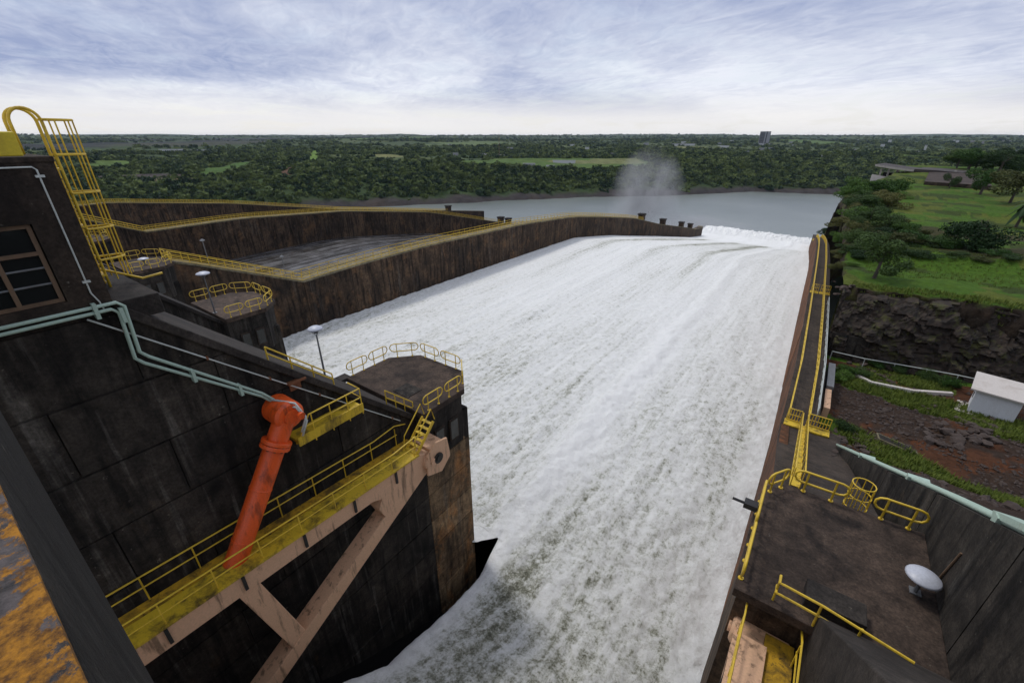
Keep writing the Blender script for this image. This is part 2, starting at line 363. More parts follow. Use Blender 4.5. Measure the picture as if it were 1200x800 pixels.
M['grass'] = foliage('grass_blades', (0.05, 0.085, 0.012), (0.16, 0.20, 0.035), 0.8)
M['bark'] = paint('grey_bark', (0.075, 0.06, 0.048), 0.9, (0.03, 0.024, 0.02), 0.6, 3)

# ---------------------------------------------------------------- profiles along the chute
YY = np.arange(-10, 420, 0.5)
def prof(pts, sm):
    z = np.interp(YY, [p[0] for p in pts], [p[1] for p in pts])
    k = max(1, int(sm/0.5)); ker = np.hanning(k+2); ker /= ker.sum()
    return np.convolve(np.pad(z, len(ker)//2, mode='edge'), ker, 'same')[len(ker)//2:len(ker)//2+len(YY)]
_top = prof([(-10, -14.9), (19.5, -14.9), (37, -22.3), (50, -21.8), (68, -21.7), (105, -22.6), (134, -24.5), (160, -28), (193, -33), (230, -41), (280, -50.2), (308, -55.6), (322, -57.4), (330, -57.0), (420, -57)], 10)
_top2 = np.where(YY < 50, np.interp(YY, [-10, 19.5, 37, 50], [-14.9, -14.9, -22.3, -21.8]), _top)
_wat = prof([(-10, -14.5), (-3, -17), (1, -20.4), (4.6, -24.1), (7.3, -26.1), (15, -30.1), (21, -31), (32, -30.8), (135, -31.8), (165, -36), (254, -51.6), (300, -59.8), (328, -63.6), (345, -64), (420, -66)], 8)
_flo = prof([(-10, -15.5), (1, -24.5), (2.5, -26.4), (5.6, -29.6), (18.1, -37.0), (32, -36), (135, -34.6), (254, -54.4), (300, -62), (328, -66.0), (420, -68)], 5)
ztop = lambda y: float(np.interp(y, YY, _top2)); zwat = lambda y: np.interp(y, YY, _wat); zflo = lambda y: np.interp(y, YY, _flo)
_t2 = prof([(-10, -14.9), (19.5, -14.9), (37, -22.4), (60, -22.2), (96, -24.4), (138, -30), (200, -44.2), (215, -47.4), (330, -66), (420, -70)], 10)
_t3 = prof([(-10, -14.9), (19.5, -14.9), (37, -22.4), (47, -22.0), (90, -27), (145, -36.2), (262, -51.4), (330, -60), (420, -64)], 10)
TOPS = {-72: _top2, -145: np.where(YY < 50, np.interp(YY, [-10, 19.5, 37, 50], [-14.9, -14.9, -22.4, -22.3]), _t2), -220: np.where(YY < 50, np.interp(YY, [-10, 19.5, 37, 47, 50], [-14.9, -14.9, -22.4, -22.1, -22.3]), _t3)}
def wtop(xc, y): return float(np.interp(y, YY, TOPS[xc]))
FLOORS = [_flo, np.minimum(_flo+2.2*np.clip((YY-5)/20, 0, 1), np.where(YY > 45, _t2-9.2, 0)), np.minimum(_flo+2.2*np.clip((YY-5)/20, 0, 1), np.where(YY > 45, _t3-8.6, 0))]
def xr(y): return 0.7-0.0223*np.maximum(np.asarray(y, float)-50, 0)

# ================================================================= SETTING
# chute floors (three chutes side by side)
for k, (xa, xb) in enumerate(((-72, 4), (-145, -72), (-220, -145))):
    ys = np.concatenate([np.arange(-10, 40, 1.0), np.arange(40, 331, 4.0)]); xs = np.linspace(xa, xb, 12)
    X, Y = np.meshgrid(xs, ys); Z = np.interp(Y, YY, FLOORS[k])
    X = np.vstack([X, X[-1:]]); Y = np.vstack([Y, Y[-1:]]); Z = np.vstack([Z, np.full((1, len(xs)), -108.0)])
    tag(grid_mesh('chute_floor', X, Y, Z, M['chute' if k else 'chute_wet_shade']), kind='structure')
# river
riv = MB().add([(-3000, -1500, -105), (3000, -1500, -105), (3000, 3000, -105), (-3000, 3000, -105)], [(0, 1, 2, 3)]).build('river', M['river'])
tag(riv, kind='structure')

# white water
bayL = lambda y: np.interp(y, [-3, 4.6, 7.3, 15, 20.45], [-14.6, -14.2, -13.9, -15.0, -16.0])
def wobble(Y): return (fbm(Y/30, Y*0+1.5, 31, 3)-0.5)*5*np.clip((Y-20)/60, 0, 1)
def water_z(X, Y):
    z = zwat(Y); near = np.clip(1-(Y-20)/90, 0.0, 1)
    z = z+(fbm(X/1.5, Y/2.4, 3, 4, 0.6)-0.5)*(0.16+0.55*near)+(fbm(X/0.5, Y/0.7, 9, 3)-0.5)*(0.05+0.2*near)
    z = z+(fbm(X/4, Y/90, 21, 3)-0.5)*0.45
    wob = wobble(Y)
    for xc, a, wd in ((-17.0, 0.4, 1.6), (-42.5, 0.2, 1.8), (-47.5, 0.2, 1.6), (-21.5, 0.15, 2.0)):
        z = z+a*np.exp(-((X-xc-wob)/wd)**2)*np.clip((Y-15)/12, 0, 1)
    return z
def water_foam(X, Y):
    f = 0.085+0.07*np.clip((Y-14)/20, 0, 1)+0.055*np.clip((Y-30)/60, 0, 1)
    f = f+(fbm(X/2.4, Y/9, 41, 4)-0.5)*0.16*np.clip(1.25-Y/110, 0.3, 1)+(fbm(X/8, Y/45, 47, 3)-0.5)*0.10
    wob = wobble(Y)
    f = f+0.24*np.exp(-((X+15.6-wob+0.02*np.maximum(Y-20, 0))/(1.1+0.035*np.maximum(Y-20, 0)))**2)*np.clip((Y-17)/3, 0, 1)*np.clip((110-Y)/80, 0, 1)
    e = np.maximum(X-bayL(Y), 0)
    f = f+(0.34*np.exp(-(e/1.1)**2)-0.06*np.exp(-((e-3.2)/1.6)**2))*np.clip((21-Y)/2, 0, 1)      # bright rolled edge beside the pier
    f = f-0.05*np.exp(-((X+7.5-0.25*(Y-10))/1.2)**2)*np.clip((19-Y)/6, 0, 1)
    f = f+0.16*np.exp(-((X-xr(Y))/1.3)**2)
    for xc, wd, a in ((-24.5, 0.8, -0.24), (-39, 0.7, -0.17), (-56, 0.9, -0.24), (-31, 4.0, -0.09), (-9, 1.5, -0.07)):
        f = f+a*np.exp(-((X-xc-wob*1.2+1.5)/(wd+0.010*Y))**2)*np.clip((Y-70)/110, 0, 1)
    far = np.clip((Y-275)/35, 0, 1); f = f*(1-0.7*far)+0.25*far
    return f
parts_v, parts_f, parts_a = [], [], []
def add_sheet(X, Y, skirt_left=False, skirt_right=False, end=False):
    Z = water_z(X, Y); A = water_foam(X, Y)
    if skirt_left:
        e = np.clip((X-X[:, :1])/1.2, 0, 1); Z = Z-(1-np.sqrt(1-(1-e)**2))*1.1*np.clip((20.4-Y)/3, 0, 1)
        X = np.hstack([X[:, :1]-0.05, X]); Y = np.hstack([Y[:, :1], Y]); Z = np.hstack([Z[:, :1]-1.0, Z]); A = np.hstack([A[:, :1]-.3, A])
    if skirt_right:
        X = np.hstack([X, X[:, -1:]+0.05]); Y = np.hstack([Y, Y[:, -1:]]); Z = np.hstack([Z, Z[:, -1:]-4]); A = np.hstack([A, A[:, -1:]])
    r, c = X.shape; n0 = sum(len(v) for v in parts_v); i = np.arange(r*c).reshape(r, c)+n0
    parts_v.append(np.stack([X, Y, Z], -1).reshape(-1, 3)); parts_a.append(A.ravel())
    parts_f.append(np.stack([i[:-1, :-1], i[:-1, 1:], i[1:, 1:], i[1:, :-1]], -1).reshape(-1, 4))
ya = np.linspace(-3, 20.45, 170); u = np.linspace(0, 1, 120)[None, :]
add_sheet(bayL(ya)[:, None]*(1-u)+3.0*u, np.repeat(ya[:, None], 120, 1), skirt_left=True)
yb = np.arange(9, 20.5, 0.3); rb = np.where(yb < 18.6, -22.4, np.interp(yb, [18.6, 20.45], [-17.3, -15.95])); u = np.linspace(0, 1, 140)[None, :]
yb[-1] = 20.45
add_sheet(-72.5*(1-u)+rb[:, None]*u, np.repeat(yb[:, None], 140, 1))
yc = [20.3]
while yc[-1] < 344: yc.append(yc[-1]+0.16+(yc[-1]-20)*0.0036)
yc = np.array(yc); u = np.linspace(0, 1, 330)[None, :]
add_sheet(-72.5*(1-u)+(xr(yc)+0.5)[:, None]*u, np.repeat(yc[:, None], 330, 1))
wo = raw_mesh('chute_water', np.concatenate(parts_v), np.concatenate(parts_f), M['water'], {'foam': np.concatenate(parts_a)})
tag(wo, kind='structure')
# churning jet beyond the lip: water leaves the flip bucket and falls to the river
yj = np.concatenate([np.arange(341, 362, 0.7), np.arange(362, 430, 2.5)]); u = np.linspace(0, 1, 220)[None, :]
Yj = np.repeat(yj[:, None], 220, 1); Xj = -74*(1-u)+(-5.5+0*yj)[:, None]*u
tt = (Yj-341)/14.0
Zj = -64.6+3.4*np.sin(np.clip(tt, 0, 1)*np.pi*0.62)-np.maximum(Yj-352, 0)**2*0.0085
Zj = Zj+(fbm(Xj/4, Yj/4, 71, 5, 0.6)-0.5)*3.0*np.clip(tt*1.5, 0, 1)+(fbm(Xj/1.2, Yj/1.2, 75, 3)-0.5)*1.6*np.clip(tt*2, 0, 1)
Zj = Zj-1.6*np.clip((Xj+45)/40, 0, 1)*np.clip(tt, 0, 1)
tag(grid_mesh('spray_jet', Xj, Yj, np.maximum(Zj, -106), M['water'], {'foam': np.full(Xj.size, 0.3)}), 'white churning jet leaping off the end of the spillway chute', 'water', kind='stuff')

# ---- far bank terrain
SH = np.array([(-1000, -900), (-880, -100), (-760, 250), (-654, 433), (-562, 535), (-475, 664), (-371, 799), (-245, 922), (-146, 1064), (8, 1120), (300, 1230), (900, 1400), (2500, 1700)], float)
def shore(x, y):
    x = np.asarray(x, float); y = np.asarray(y, float); best = np.full(x.shape, 1e9); sg = np.ones(x.shape)
    for (ax, ay), (bx, by) in zip(SH[:-1], SH[1:]):
        dx, dy = bx-ax, by-ay; L = math.hypot(dx, dy)
        t = np.clip(((x-ax)*dx+(y-ay)*dy)/L**2, 0, 1)
        d = np.hypot(x-ax-t*dx, y-ay-t*dy); side = np.sign(dx*(y-ay)-dy*(x-ax))
        m = d < best; best = np.where(m, d, best); sg = np.where(m, side, sg)
    return best*sg
def far_h(x, y):
    d = shore(x, y)+(fbm(np.asarray(x)/60, np.asarray(y)/60, 5, 3)-0.5)*26
    h = np.interp(d, [-40, 0, 6, 25, 90, 170, 260, 500, 1500, 4000, 8000, 14000], [-112, -106, -101, -95, -76, -63, -57, -50, -42, -22, 4, 22])
    n = (fbm(np.asarray(x)/220, np.asarray(y)/220, 8, 4)-0.5)*np.clip(d/300, 0, 1)*22+(fbm(np.asarray(x)/1300, np.asarray(y)/1300, 15, 3)-0.5)*(np.clip(d/1500, 0, 1)*30+np.clip((d-4000)/5000, 0, 1)*70)
    n = n+(fbm(np.asarray(x)/18, np.asarray(y)/18, 25, 3)-0.5)*8*np.exp(-((d-15)/25)**2)
    return h+n
def hit(u, v, fn, t0=30, t1=14000, k=1.012):
    d = ray(u, v); d = d/math.hypot(d.x, d.y); lo, hi = t0, t1; n = int(math.log(t1/t0)/math.log(k))+2
    t = t0*k**np.arange(n)
    for _ in range(2):
        m_ = np.nonzero(d.z*t <= fn(d.x*t, d.y*t))[0]
        if len(m_) == 0: return None
        i_ = max(int(m_[0]), 1); t = np.linspace(t[i_-1], t[i_], 40)
    q = t[0] if len(m_) == 0 else t[min(i_, 39)]
    m_ = np.nonzero(d.z*t <= fn(d.x*t, d.y*t))[0]; q = t[int(m_[0])] if len(m_) else t[-1]
    return Vector((d.x*q, d.y*q, d.z*q))
# fields and clearings: (centre pixel, half-length along view-cross, half-depth) kept as ellipses on the ground
FIELDS = []
def field(u0, v0, u1, v1, col):
    a, b = hit(u0, (v0+v1)/2, far_h), hit(u1, (v0+v1)/2, far_h); n_, f_ = hit((u0+u1)/2, v1, far_h), hit((u0+u1)/2, v0, far_h)
    if None in (a, b, n_, f_): return
    c = (n_+f_)/2; ax = Vector((b.x-a.x, b.y-a.y)); ay = Vector((f_.x-n_.x, f_.y-n_.y))
    FIELDS.append((c.x, c.y, math.atan2(ax.y, ax.x), max(ax.length/2, 10), max(ay.length/2, 8), col))
GREEN, PALE, BROWN, BLUE = (0.075, 0.125, 0.025), (0.15, 0.16, 0.06), (0.055, 0.045, 0.034), (0.022, 0.024, 0.020)
field(575, 186, 760, 197, GREEN); field(645, 188, 752, 192, PALE); field(362, 176, 374, 190, (0.12, 0.20, 0.03)); field(106, 188, 160, 197, GREEN)
field(245, 192, 292, 205, (0.06, 0.115, 0.02)); field(435, 181, 475, 185, PALE); field(405, 161, 470, 165, GREEN); field(500, 166, 605, 171, (0.10, 0.14, 0.05))
field(95, 164, 300, 175, BLUE); field(300, 161, 400, 165, BLUE); field(420, 166, 520, 170, (0.05, 0.075, 0.025)); field(920, 164, 970, 169, GREEN)
field(160, 166, 330, 171, (0.045, 0.05, 0.03)); field(330, 196, 345, 206, (0.11, 0.06, 0.035)); field(690, 186, 750, 190, PALE); field(540, 188, 600, 194, GREEN)
field(115, 204, 225, 208, (0.06, 0.05, 0.045)); field(115, 209, 230, 212, (0.17, 0.14, 0.09)); field(770, 172, 830, 175, PALE); field(1050, 182, 1100, 186, GREEN)
def field_at(x, y):
    idx = np.full(np.shape(x), -1); e = (fbm(np.asarray(x)/35, np.asarray(y)/35, 91, 2)-0.5)*0.5
    for i, (cx, cy, a, la, lb, col) in enumerate(FIELDS):
        dx, dy = x-cx, y-cy; p_, q_ = dx*math.cos(a)+dy*math.sin(a), -dx*math.sin(a)+dy*math.cos(a)
        idx = np.where((np.abs(p_/la)**3+np.abs(q_/lb)**3+e) < 1, i, idx)
    return idx
ang = np.radians(np.linspace(-110, 32, 420)); rad = np.concatenate([np.linspace(380, 1500, 150), np.geomspace(1510, 14500, 120)])
A_, R_ = np.meshgrid(ang, rad); Xf = R_*np.sin(A_); Yf = R_*np.cos(A_); Zf = far_h(Xf, Yf); D = shore(Xf, Yf)
col = np.empty(Xf.shape+(3,)); col[:] = (0.040, 0.065, 0.020)
col[(fbm(Xf/300, Yf/300, 61, 3) > 0.55) & (D > 400)] = (0.070, 0.095, 0.032)
rock = np.clip(1-(D-14+(fbm(Xf/30, Yf/30, 66, 3)-0.5)*26)/14, 0, 1)[..., None]; col = col*(1-rock)+np.array((0.050, 0.043, 0.040))*rock
fi = field_at(Xf, Yf)
for i, fl in enumerate(FIELDS): col[fi == i] = fl[5]
tag(grid_mesh('far_bank', Xf, Yf, Zf, M['ground_far'], {'cover': col}), kind='structure')

# ---- right bank terrain
edge = lambda y: np.interp(y, [0, 39, 60, 75, 165, 200, 240, 300, 420], [7.5, 4.8, 3.4, 3.2, 3.0, 9, 17, 24, 40])
def bank_h(x, y):
    x = np.asarray(x, float); y = np.asarray(y, float)
    wx = (fbm(x/6, y/6, 103, 3)-0.5)
    bench = np.interp(y, [10, 14, 26, 39, 52, 64], [-7.6, -9.3, -16.5, -23.6, -24.1, -24.4])+0.05*np.maximum(x-8, 0)+(fbm(x/3.5, y/3.5, 105, 4)-0.5)*0.9*np.clip((x-6)/2, 0, 1)
    base = 62.9+wx*0.8; s = np.clip((y-base)/2.0, 0, 1); s = 0.35*s+0.65*s*s*(3-2*s)
    top = np.interp(y, [60, 72, 80, 86, 96, 110, 215, 240, 420], [-16.6, -16.4, -16.6, -15.2, -15.2, -14.8, -14.0, -13.6, -14])
    top = top+0.045*np.minimum(np.maximum(x-10, 0), 60)*np.clip((110-y)/40, 0, 1)+(fbm(x/14, y/14, 107, 4)-0.5)*1.6+(fbm(x/3, y/3, 109, 3)-0.5)*0.35
    z = bench*(1-s)+top*s
    # terrace edge falls to the chute wall, and past it to the river
    e = edge(y)+(fbm(y/7, y*0+3, 111, 3)-0.5)*3.2*np.clip((y-66)/10, 0, 1)
    foot = np.interp(y, [0, 60, 80, 105, 134, 193, 230, 328, 360], [-23, -24, -23.6, -25, -27, -36, -44, -62, -105])
    drop = np.clip((e-x)/np.interp(y, [60, 80, 160, 230, 330], [2.0, 2.5, 7, 16, 30]), 0, 1)
    zz = z*(1-drop)+np.minimum(foot, z)*drop
    z = np.where(y > 60, zz, z)
    far = np.clip((y-330)/120, 0, 1); z = z*(1-far)+(-108)*far
    return z
ys = np.concatenate([np.arange(9, 57, 0.45), np.arange(57, 72, 0.2), np.arange(72, 75, .5), np.arange(75, 120, 0.7), np.arange(120, 460, 2.2)])
u = np.concatenate([np.linspace(0, 0.25, 150), np.linspace(0.255, 1, 110)])[None, :]
x0 = np.where(ys < 39.5, np.interp(ys, [0, 21, 39.5], [7.1, 7.1, 5.0]), xr(ys)+3.15)
Yb = np.repeat(ys[:, None], u.shape[1], 1); Xb = x0[:, None]*(1-u)+170*u; Zb = bank_h(Xb, Yb)
cliff = (Yb > 58.5) & (Yb < 71)
gy, gx = np.gradient(Zb); slope = np.abs(gy)/np.maximum(np.gradient(Yb, axis=0), 1e-3)
slope = np.maximum(slope, np.abs(gx)/np.maximum(np.gradient(Xb, axis=1), 1e-3))
cov = np.empty(Xb.shape+(3,)); cov[:] = (0.058, 0.118, 0.011)
n1 = fbm(Xb/9, Yb/9, 121, 4); cov[n1 > 0.56] = (0.090, 0.115, 0.018); cov[(fbm(Xb/5, Yb/5, 123, 4) > 0.60)] = (0.040, 0.062, 0.012)
cov[(Yb > 86) & (Yb < 108) & (n1 > 0.45)] = (0.05, 0.05, 0.02)
soil = (Yb < 60); ns = fbm(Xb/5, Yb/4, 125, 4)
cov[soil] = (0.046, 0.030, 0.022); cov[soil & (ns > 0.60)] = (0.085, 0.036, 0.018)
def grass_band(x, y):            # two grassy strips on the bench, as in the photograph
    w_ = (fbm(x/3, y/3, 127, 3)-0.5)*5
    a = np.abs(y-(54.5-0.28*(x-7))+w_*0.5) < 2.4; b = np.abs(y-(40.5-0.62*(x-10))+w_*0.6) < 1.7
    c_ = (y > 56.5) & (x > 8) & (x < 15) & (y < 60) & (w_ > -0.3)
    return (a | b | c_) & (y < 62)
gb = grass_band(Xb, Yb); cov[gb] = (0.06, 0.11, 0.012)
st = np.clip((slope-0.7)/0.5, 0, 1)[..., None]; cov = cov*(1-st)+np.array((0.034, 0.025, 0.018))*st
mossy = (fbm(Xb/2, Yb/2, 131, 3) > 0.58)[..., None]*st*0.8; cov = cov*(1-mossy)+np.array((0.06, 0.062, 0.018))*mossy
Yb2 = Yb+np.where(cliff, (fbm(Xb/1.9, Zb/1.2, 133, 5, .6)-0.5)*4.2*st[..., 0], 0)
Zb2 = Zb+(fbm(Xb/0.8, Yb/0.8, 135, 3)-0.5)*0.5*np.clip(st[..., 0]+soil*0.5, 0, 1)
# jointed basalt face below the lawn
xs_c = np.arange(3.6, 75, 0.17); hs_c = np.linspace(0, 1, 52); Xc, Hc = np.meshgrid(xs_c, hs_c)
zb_c = bank_h(xs_c, np.full_like(xs_c, 60.0))-0.6; zt_c = bank_h(xs_c, np.full_like(xs_c, 67.5))-0.35
Zc = zb_c[None, :]*(1-Hc)+zt_c[None, :]*Hc; wz = Zc+0.25*(Xc-5)*0.25+(fbm(Xc/2.5, Zc/2.5, 141, 2)-0.5)*1.6; wx_c = Xc+(fbm(Xc/2, Zc/2, 143, 2)-0.5)*1.5
blk = _h(np.floor(wx_c/1.5+_h(np.floor(wz/0.95), np.floor(wz*0), 7)*3), np.floor(wz/0.95), 151); blk2 = _h(np.floor(wx_c/0.55), np.floor(wz/0.4), 153)
Yc = 60.9+Hc**1.4*3.2-(blk-0.5)*1.0-(blk2-0.5)*0.35-(fbm(Xc/5, Zc/7, 155, 3)-0.5)*3.0-(fbm(Xc/0.6, Zc/0.6, 157, 3)-0.5)*0.5
top_c = Hc > 0.97; Yc = np.where(top_c, Yc+1.4*(Hc-0.97)/0.03, Yc)
rc = grid_mesh('rock_cliff', Xc, Yc, Zc, M['cliff'], smooth=False); tag(rc, kind='structure')
bank = grid_mesh('river_bank', Xb, Yb2, Zb2, M['ground_near'], {'cover': cov}); tag(bank, kind='structure')

# ================================================================= SPILLWAY CONCRETE
slope_z = lambda y: -1.745-0.95*y
PX0, PX1 = -22.6, -17.4                      # pier thickness
def make_pier():
    root = empty('spillway_pier', (-20, 10, -34), 'black stained concrete spillway pier carrying the hoist house and sloping to an octagonal platform', 'pier', 'spillway piers')
    prof_ = [(-6, -40), (18.9, -40), (18.9, -17.2), (14.2, -17.2), (14.2, slope_z(14.2)-0.35), (3.2, slope_z(3.2)-0.35), (3.2, -5.3), (-6, -5.3)]
    MB().prism([(PX0, y, z) for y, z in prof_], (PX1-PX0-0.07, 0, 0)).build('core', M['pier'], root)
    # cast lifts: every form panel of the bay face is a piece of its own
    z = -5.0; k = 0
    while z > -38:
        z0 = z-2.45; joints = [-6]+([-1.5, 3.0, 7.2, 11.4, 14.6] if k % 2 == 0 else [0.6, 5.1, 9.3, 14.6])+[18.9]
        lim = lambda zz: min(18.9, (-(zz+1.745)/0.95-0.25) if zz > -16.0 else 18.9)
        for a, b in zip(joints[:-1], joints[1:]):
            hi, lo = lim(z-0.02), lim(z0+0.02)
            if a >= lo-0.1: continue
            pts = [(a+0.02, z0+0.055)]
            if b <= hi: pts += [(b-0.02, z0+0.055), (b-0.02, z-0.03), (a+0.02, z-0.03)]
            else:
                lo2 = min(b-0.02, lo); pts += [(lo2, z0+0.03)]
                if b-0.02 < lo: pts += [(b-0.02, min(z-0.03, -1.745-0.95*(b+0.23)))]
                pts += [(max(a+0.03, min(hi, b-0.02)), z-0.03 if hi > a+0.05 else -1.745-0.95*(a+0.3))]
                if hi > a+0.05: pts += [(a+0.02, z-0.03)]
            d = 0.05+random.random()*0.06
            mat = M['pier_rust'] if (a > 13.5 and z < -17) else M['pier']
            MB().prism([(PX1-0.07, y, zz) for y, zz in pts], (d, 0, 0)).build('concrete_panel', mat, root)
        z = z0; k += 1
    # sloping coping slab
    MB().prism([(PX0-0.1, y, zz) for y, zz in ((3.2, slope_z(3.2)), (14.4, slope_z(14.4)), (14.4, slope_z(14.4)-0.42), (3.2, slope_z(3.2)-0.42))], (PX1-PX0+0.25, 0, 0)).build('coping', M['coping'], root, bevel=0.04)
    MB().box(PX0-0.1, PX1+0.12, 3.0, 4.2, -5.3, -4.62).build('ledge', M['coping'], root, bevel=0.04)
    # octagonal platform on its corbel
    oct_ = [(-23.8, 14.0), (-23.8, 17.6), (-22.2, 19.3), (-18.0, 19.3), (-16.4, 17.6), (-16.4, 14.0)]
    MB().prism([(x, y, -15.1) for x, y in oct_][::-1], (0, 0, 0.4)).build('platform', M['deck'], root, bevel=0.03)
    inner = [(-23.6, 14.1), (-23.6, 17.5), (-22.1, 19.1), (-18.1, 19.1), (-16.6, 17.5), (-16.6, 14.1)]; low = [(-22.7, 14.1), (-22.7, 17.9), (-22.0, 18.9), (-18.2, 18.9), (-16.75, 17.6), (-16.75, 14.1)]
    mb = MB(); n = 6
    mb.add([(x, y, -15.1) for x, y in inner]+[(x, y, -18.9) for x, y in low], [tuple(range(n))[::-1], tuple(range(n, 2*n))]+[((i+1) % n, i, n+i, n+(i+1) % n) for i in range(n)])
    cor = mb.build('corbel_block', M['retain'], root)
    for yy in (14.9, 16.2):
        fr = MB(); fr.box(-16.72, -16.55, yy, yy+0.85, -18.2, -16.5)
        w_ = fr.build('window', M['house'], root); MB().box(-16.56, -16.53, yy+0.1, yy+0.75, -18.05, -16.65).build('pane', M['glass'], w_)
    MB().box(-19.9, -18.5, 14.7, 15.9, -14.72, -14.66).build('hatch', M['retain'], root)
    # plates on the deck edge
    return root
pier = make_pier()
ord_ = ['second', 'third', 'fourth', 'fifth', 'sixth']
pier_labels = ['dark concrete pier with octagonal railed platform, next to the hoist house pier',
               'dark concrete pier whose platform heads the long railed divider wall beside the white water',
               'dark concrete pier with small railed platform just behind the caged ladder',
               'dark pier half hidden behind the caged ladder and hoist house',
               'dark pier heading the second divider wall beyond the dry chute']
for k in range(1, 6):
    copy_tree(pier, (-25*k, 0, 0), pier_labels[k-1], 'spillway piers', skip=('concrete_panel', 'hatch'))

# divider walls and the right chute wall
def divider(xc, label, y_end, th=3.0, zlow=-36):
    root = empty('divider_wall', (xc, 20, -36), label, 'wall', 'spillway divider walls')
    FB = lambda y_: float(np.interp(y_, YY, np.minimum(np.minimum(FLOORS[0], FLOORS[1]), FLOORS[2])))-5
    y = 18.9; cuts = [18.9, 27.5, 37.0]
    while cuts[-1] < y_end-8: cuts.append(cuts[-1]+9.5)
    cuts[-1] = y_end
    for a, b in zip(cuts[:-1], cuts[1:]):
        j = 0.05; ra, rb = random.uniform(0, .05), random.uniform(0, .03)
        za, zb_ = wtop(xc, a)-0.3, wtop(xc, b)-0.3; fa, fb = FB(a), FB(b)
        MB().hexa([(xc-th/2-ra, a+j, fa), (xc+th/2+ra, a+j, fa), (xc+th/2+ra, b-j, fb), (xc-th/2-ra, b-j, fb)],
                  [(xc-th/2-ra, a+j, za), (xc+th/2+ra, a+j, za), (xc+th/2+ra, b-j, zb_), (xc-th/2-ra, b-j, zb_)]).build('wall_block', M['wall'], root)
    cap = MB(); core = MB(); ys_ = np.unique(np.concatenate([[18.9, 37], np.arange(22, y_end, 5.0), [y_end]]))
    for a, b in zip(ys_[:-1], ys_[1:]):
        cap.hexa([(xc-th/2-.12, a, wtop(xc, a)-.3), (xc+th/2+.12, a, wtop(xc, a)-.3), (xc+th/2+.12, b, wtop(xc, b)-.3), (xc-th/2-.12, b, wtop(xc, b)-.3)],
                 [(xc-th/2-.12, a, wtop(xc, a)), (xc+th/2+.12, a, wtop(xc, a)), (xc+th/2+.12, b, wtop(xc, b)), (xc-th/2-.12, b, wtop(xc, b))])
        core.hexa([(xc-th/2+.06, a, FB(a)), (xc+th/2-.06, a, FB(a)), (xc+th/2-.06, b, FB(b)), (xc-th/2+.06, b, FB(b))],
                  [(xc-th/2+.06, a, wtop(xc, a)-.31), (xc+th/2-.06, a, wtop(xc, a)-.31), (xc+th/2-.06, b, wtop(xc, b)-.31), (xc-th/2+.06, b, wtop(xc, b)-.31)])
    cap.build('walkway_cap', M['wallcap'], root); core.build('core', M['pier'], root)
    MB().hexa([(xc-th/2-.3, y_end-6, -108), (xc+th/2+.3, y_end-6, -108), (xc+th/2+.3, y_end-.2, -108), (xc-th/2-.3, y_end-.2, -108)],
              [(xc-th/2-.02, y_end-6, FB(y_end)+.5), (xc+th/2+.02, y_end-6, FB(y_end)+.5), (xc+th/2+.02, y_end-.2, FB(y_end)+.5), (xc-th/2-.02, y_end-.2, FB(y_end)+.5)]).build('nose_footing', M['wall'], root)
    return root
def pillar(x, y, s, label):
    r = empty('signal_block', (x, y, wtop(x, y)), label, 'block', 'blocks on the divider wall ends')
    MB().box(x-s/2, x+s/2, y-s/2, y+s/2, wtop(x, y)-.1, wtop(x, y)+s*0.9).build('plinth', M['wall'], r, bevel=.05)
    MB().box(x-s*.6, x+s*.6, y-s*.6, y+s*.6, wtop(x, y)+s*0.9, wtop(x, y)+s*1.15).build('cap', M['coping'], r)
    return r
d1 = divider(-72, 'long brown stained divider wall curving down along the white water to its free end', 330)
d2 = divider(-145, 'dark divider wall between the two dry chutes', 205)
d3 = divider(-220, 'farthest divider wall, below the wooded river bank', 268)
for yy in (206, 240, 278, 300): pillar(-72, yy, 2.6, 'small dark block standing on the descending end of the long divider wall')
for yy in (192, 199): pillar(-145, yy, 2.6, 'small dark block at the tip of the wall between the dry chutes')
pillar(-220, 230, 3.0, 'small block with yellow guard on the farthest divider wall')

# right chute wall
rw = empty('chute_wall', (1.5, 39, -36), 'tall rusty brown side wall of the chute with railed walkway on top, by the right bank', 'wall')
cuts = [20.0, 29.5, 39.0]+list(np.arange(47, 340, 8.0)); cuts[-1] = 341
zr = lambda y: ztop(y)
for a, b in zip(cuts[:-1], cuts[1:]):
    j = .04; xa, xb = float(xr(a)), float(xr(b)); ra = random.uniform(0, .04)
    MB().hexa([(xa-ra, a+j, float(zflo(a))-5), (xa+1, a+j, float(zflo(a))-5), (xb+1, b-j, float(zflo(b))-5), (xb-ra, b-j, float(zflo(b))-5)],
              [(xa+.45-ra, a+j, zr(a)-.25), (xa+1, a+j, zr(a)-.25), (xb+1, b-j, zr(b)-.25), (xb+.45-ra, b-j, zr(b)-.25)]).build('wall_block', M['wall_lit'], rw)
cap = MB(); core = MB()
ys_ = np.unique(np.concatenate([[20, 39], np.arange(22, 339, 4.0), [341]]))
for a, b in zip(ys_[:-1], ys_[1:]):
    xa, xb = float(xr(a)), float(xr(b)); wa = 3.0 if a >= 39 else 4.6
    cap.hexa([(xa+.35, a, zr(a)-.25), (xa+wa, a, zr(a)-.25), (xb+wa, b, zr(b)-.25), (xb+.35, b, zr(b)-.25)], [(xa+.35, a, zr(a)), (xa+wa, a, zr(a)), (xb+wa, b, zr(b)), (xb+.35, b, zr(b))])
    core.hexa([(xa+.9, a, float(zflo(a))-5), (xa+wa+.1, a, float(zflo(a))-5), (xb+wa+.1, b, float(zflo(b))-5), (xb+.9, b, float(zflo(b))-5)], [(xa+.9, a, zr(a)-.26), (xa+wa+.1, a, zr(a)-.26), (xb+wa+.1, b, zr(b)-.26), (xb+.9, b, zr(b)-.26)])
cap.build('walkway_cap', M['walkway'], rw); core.build('core', M['retain'], rw)

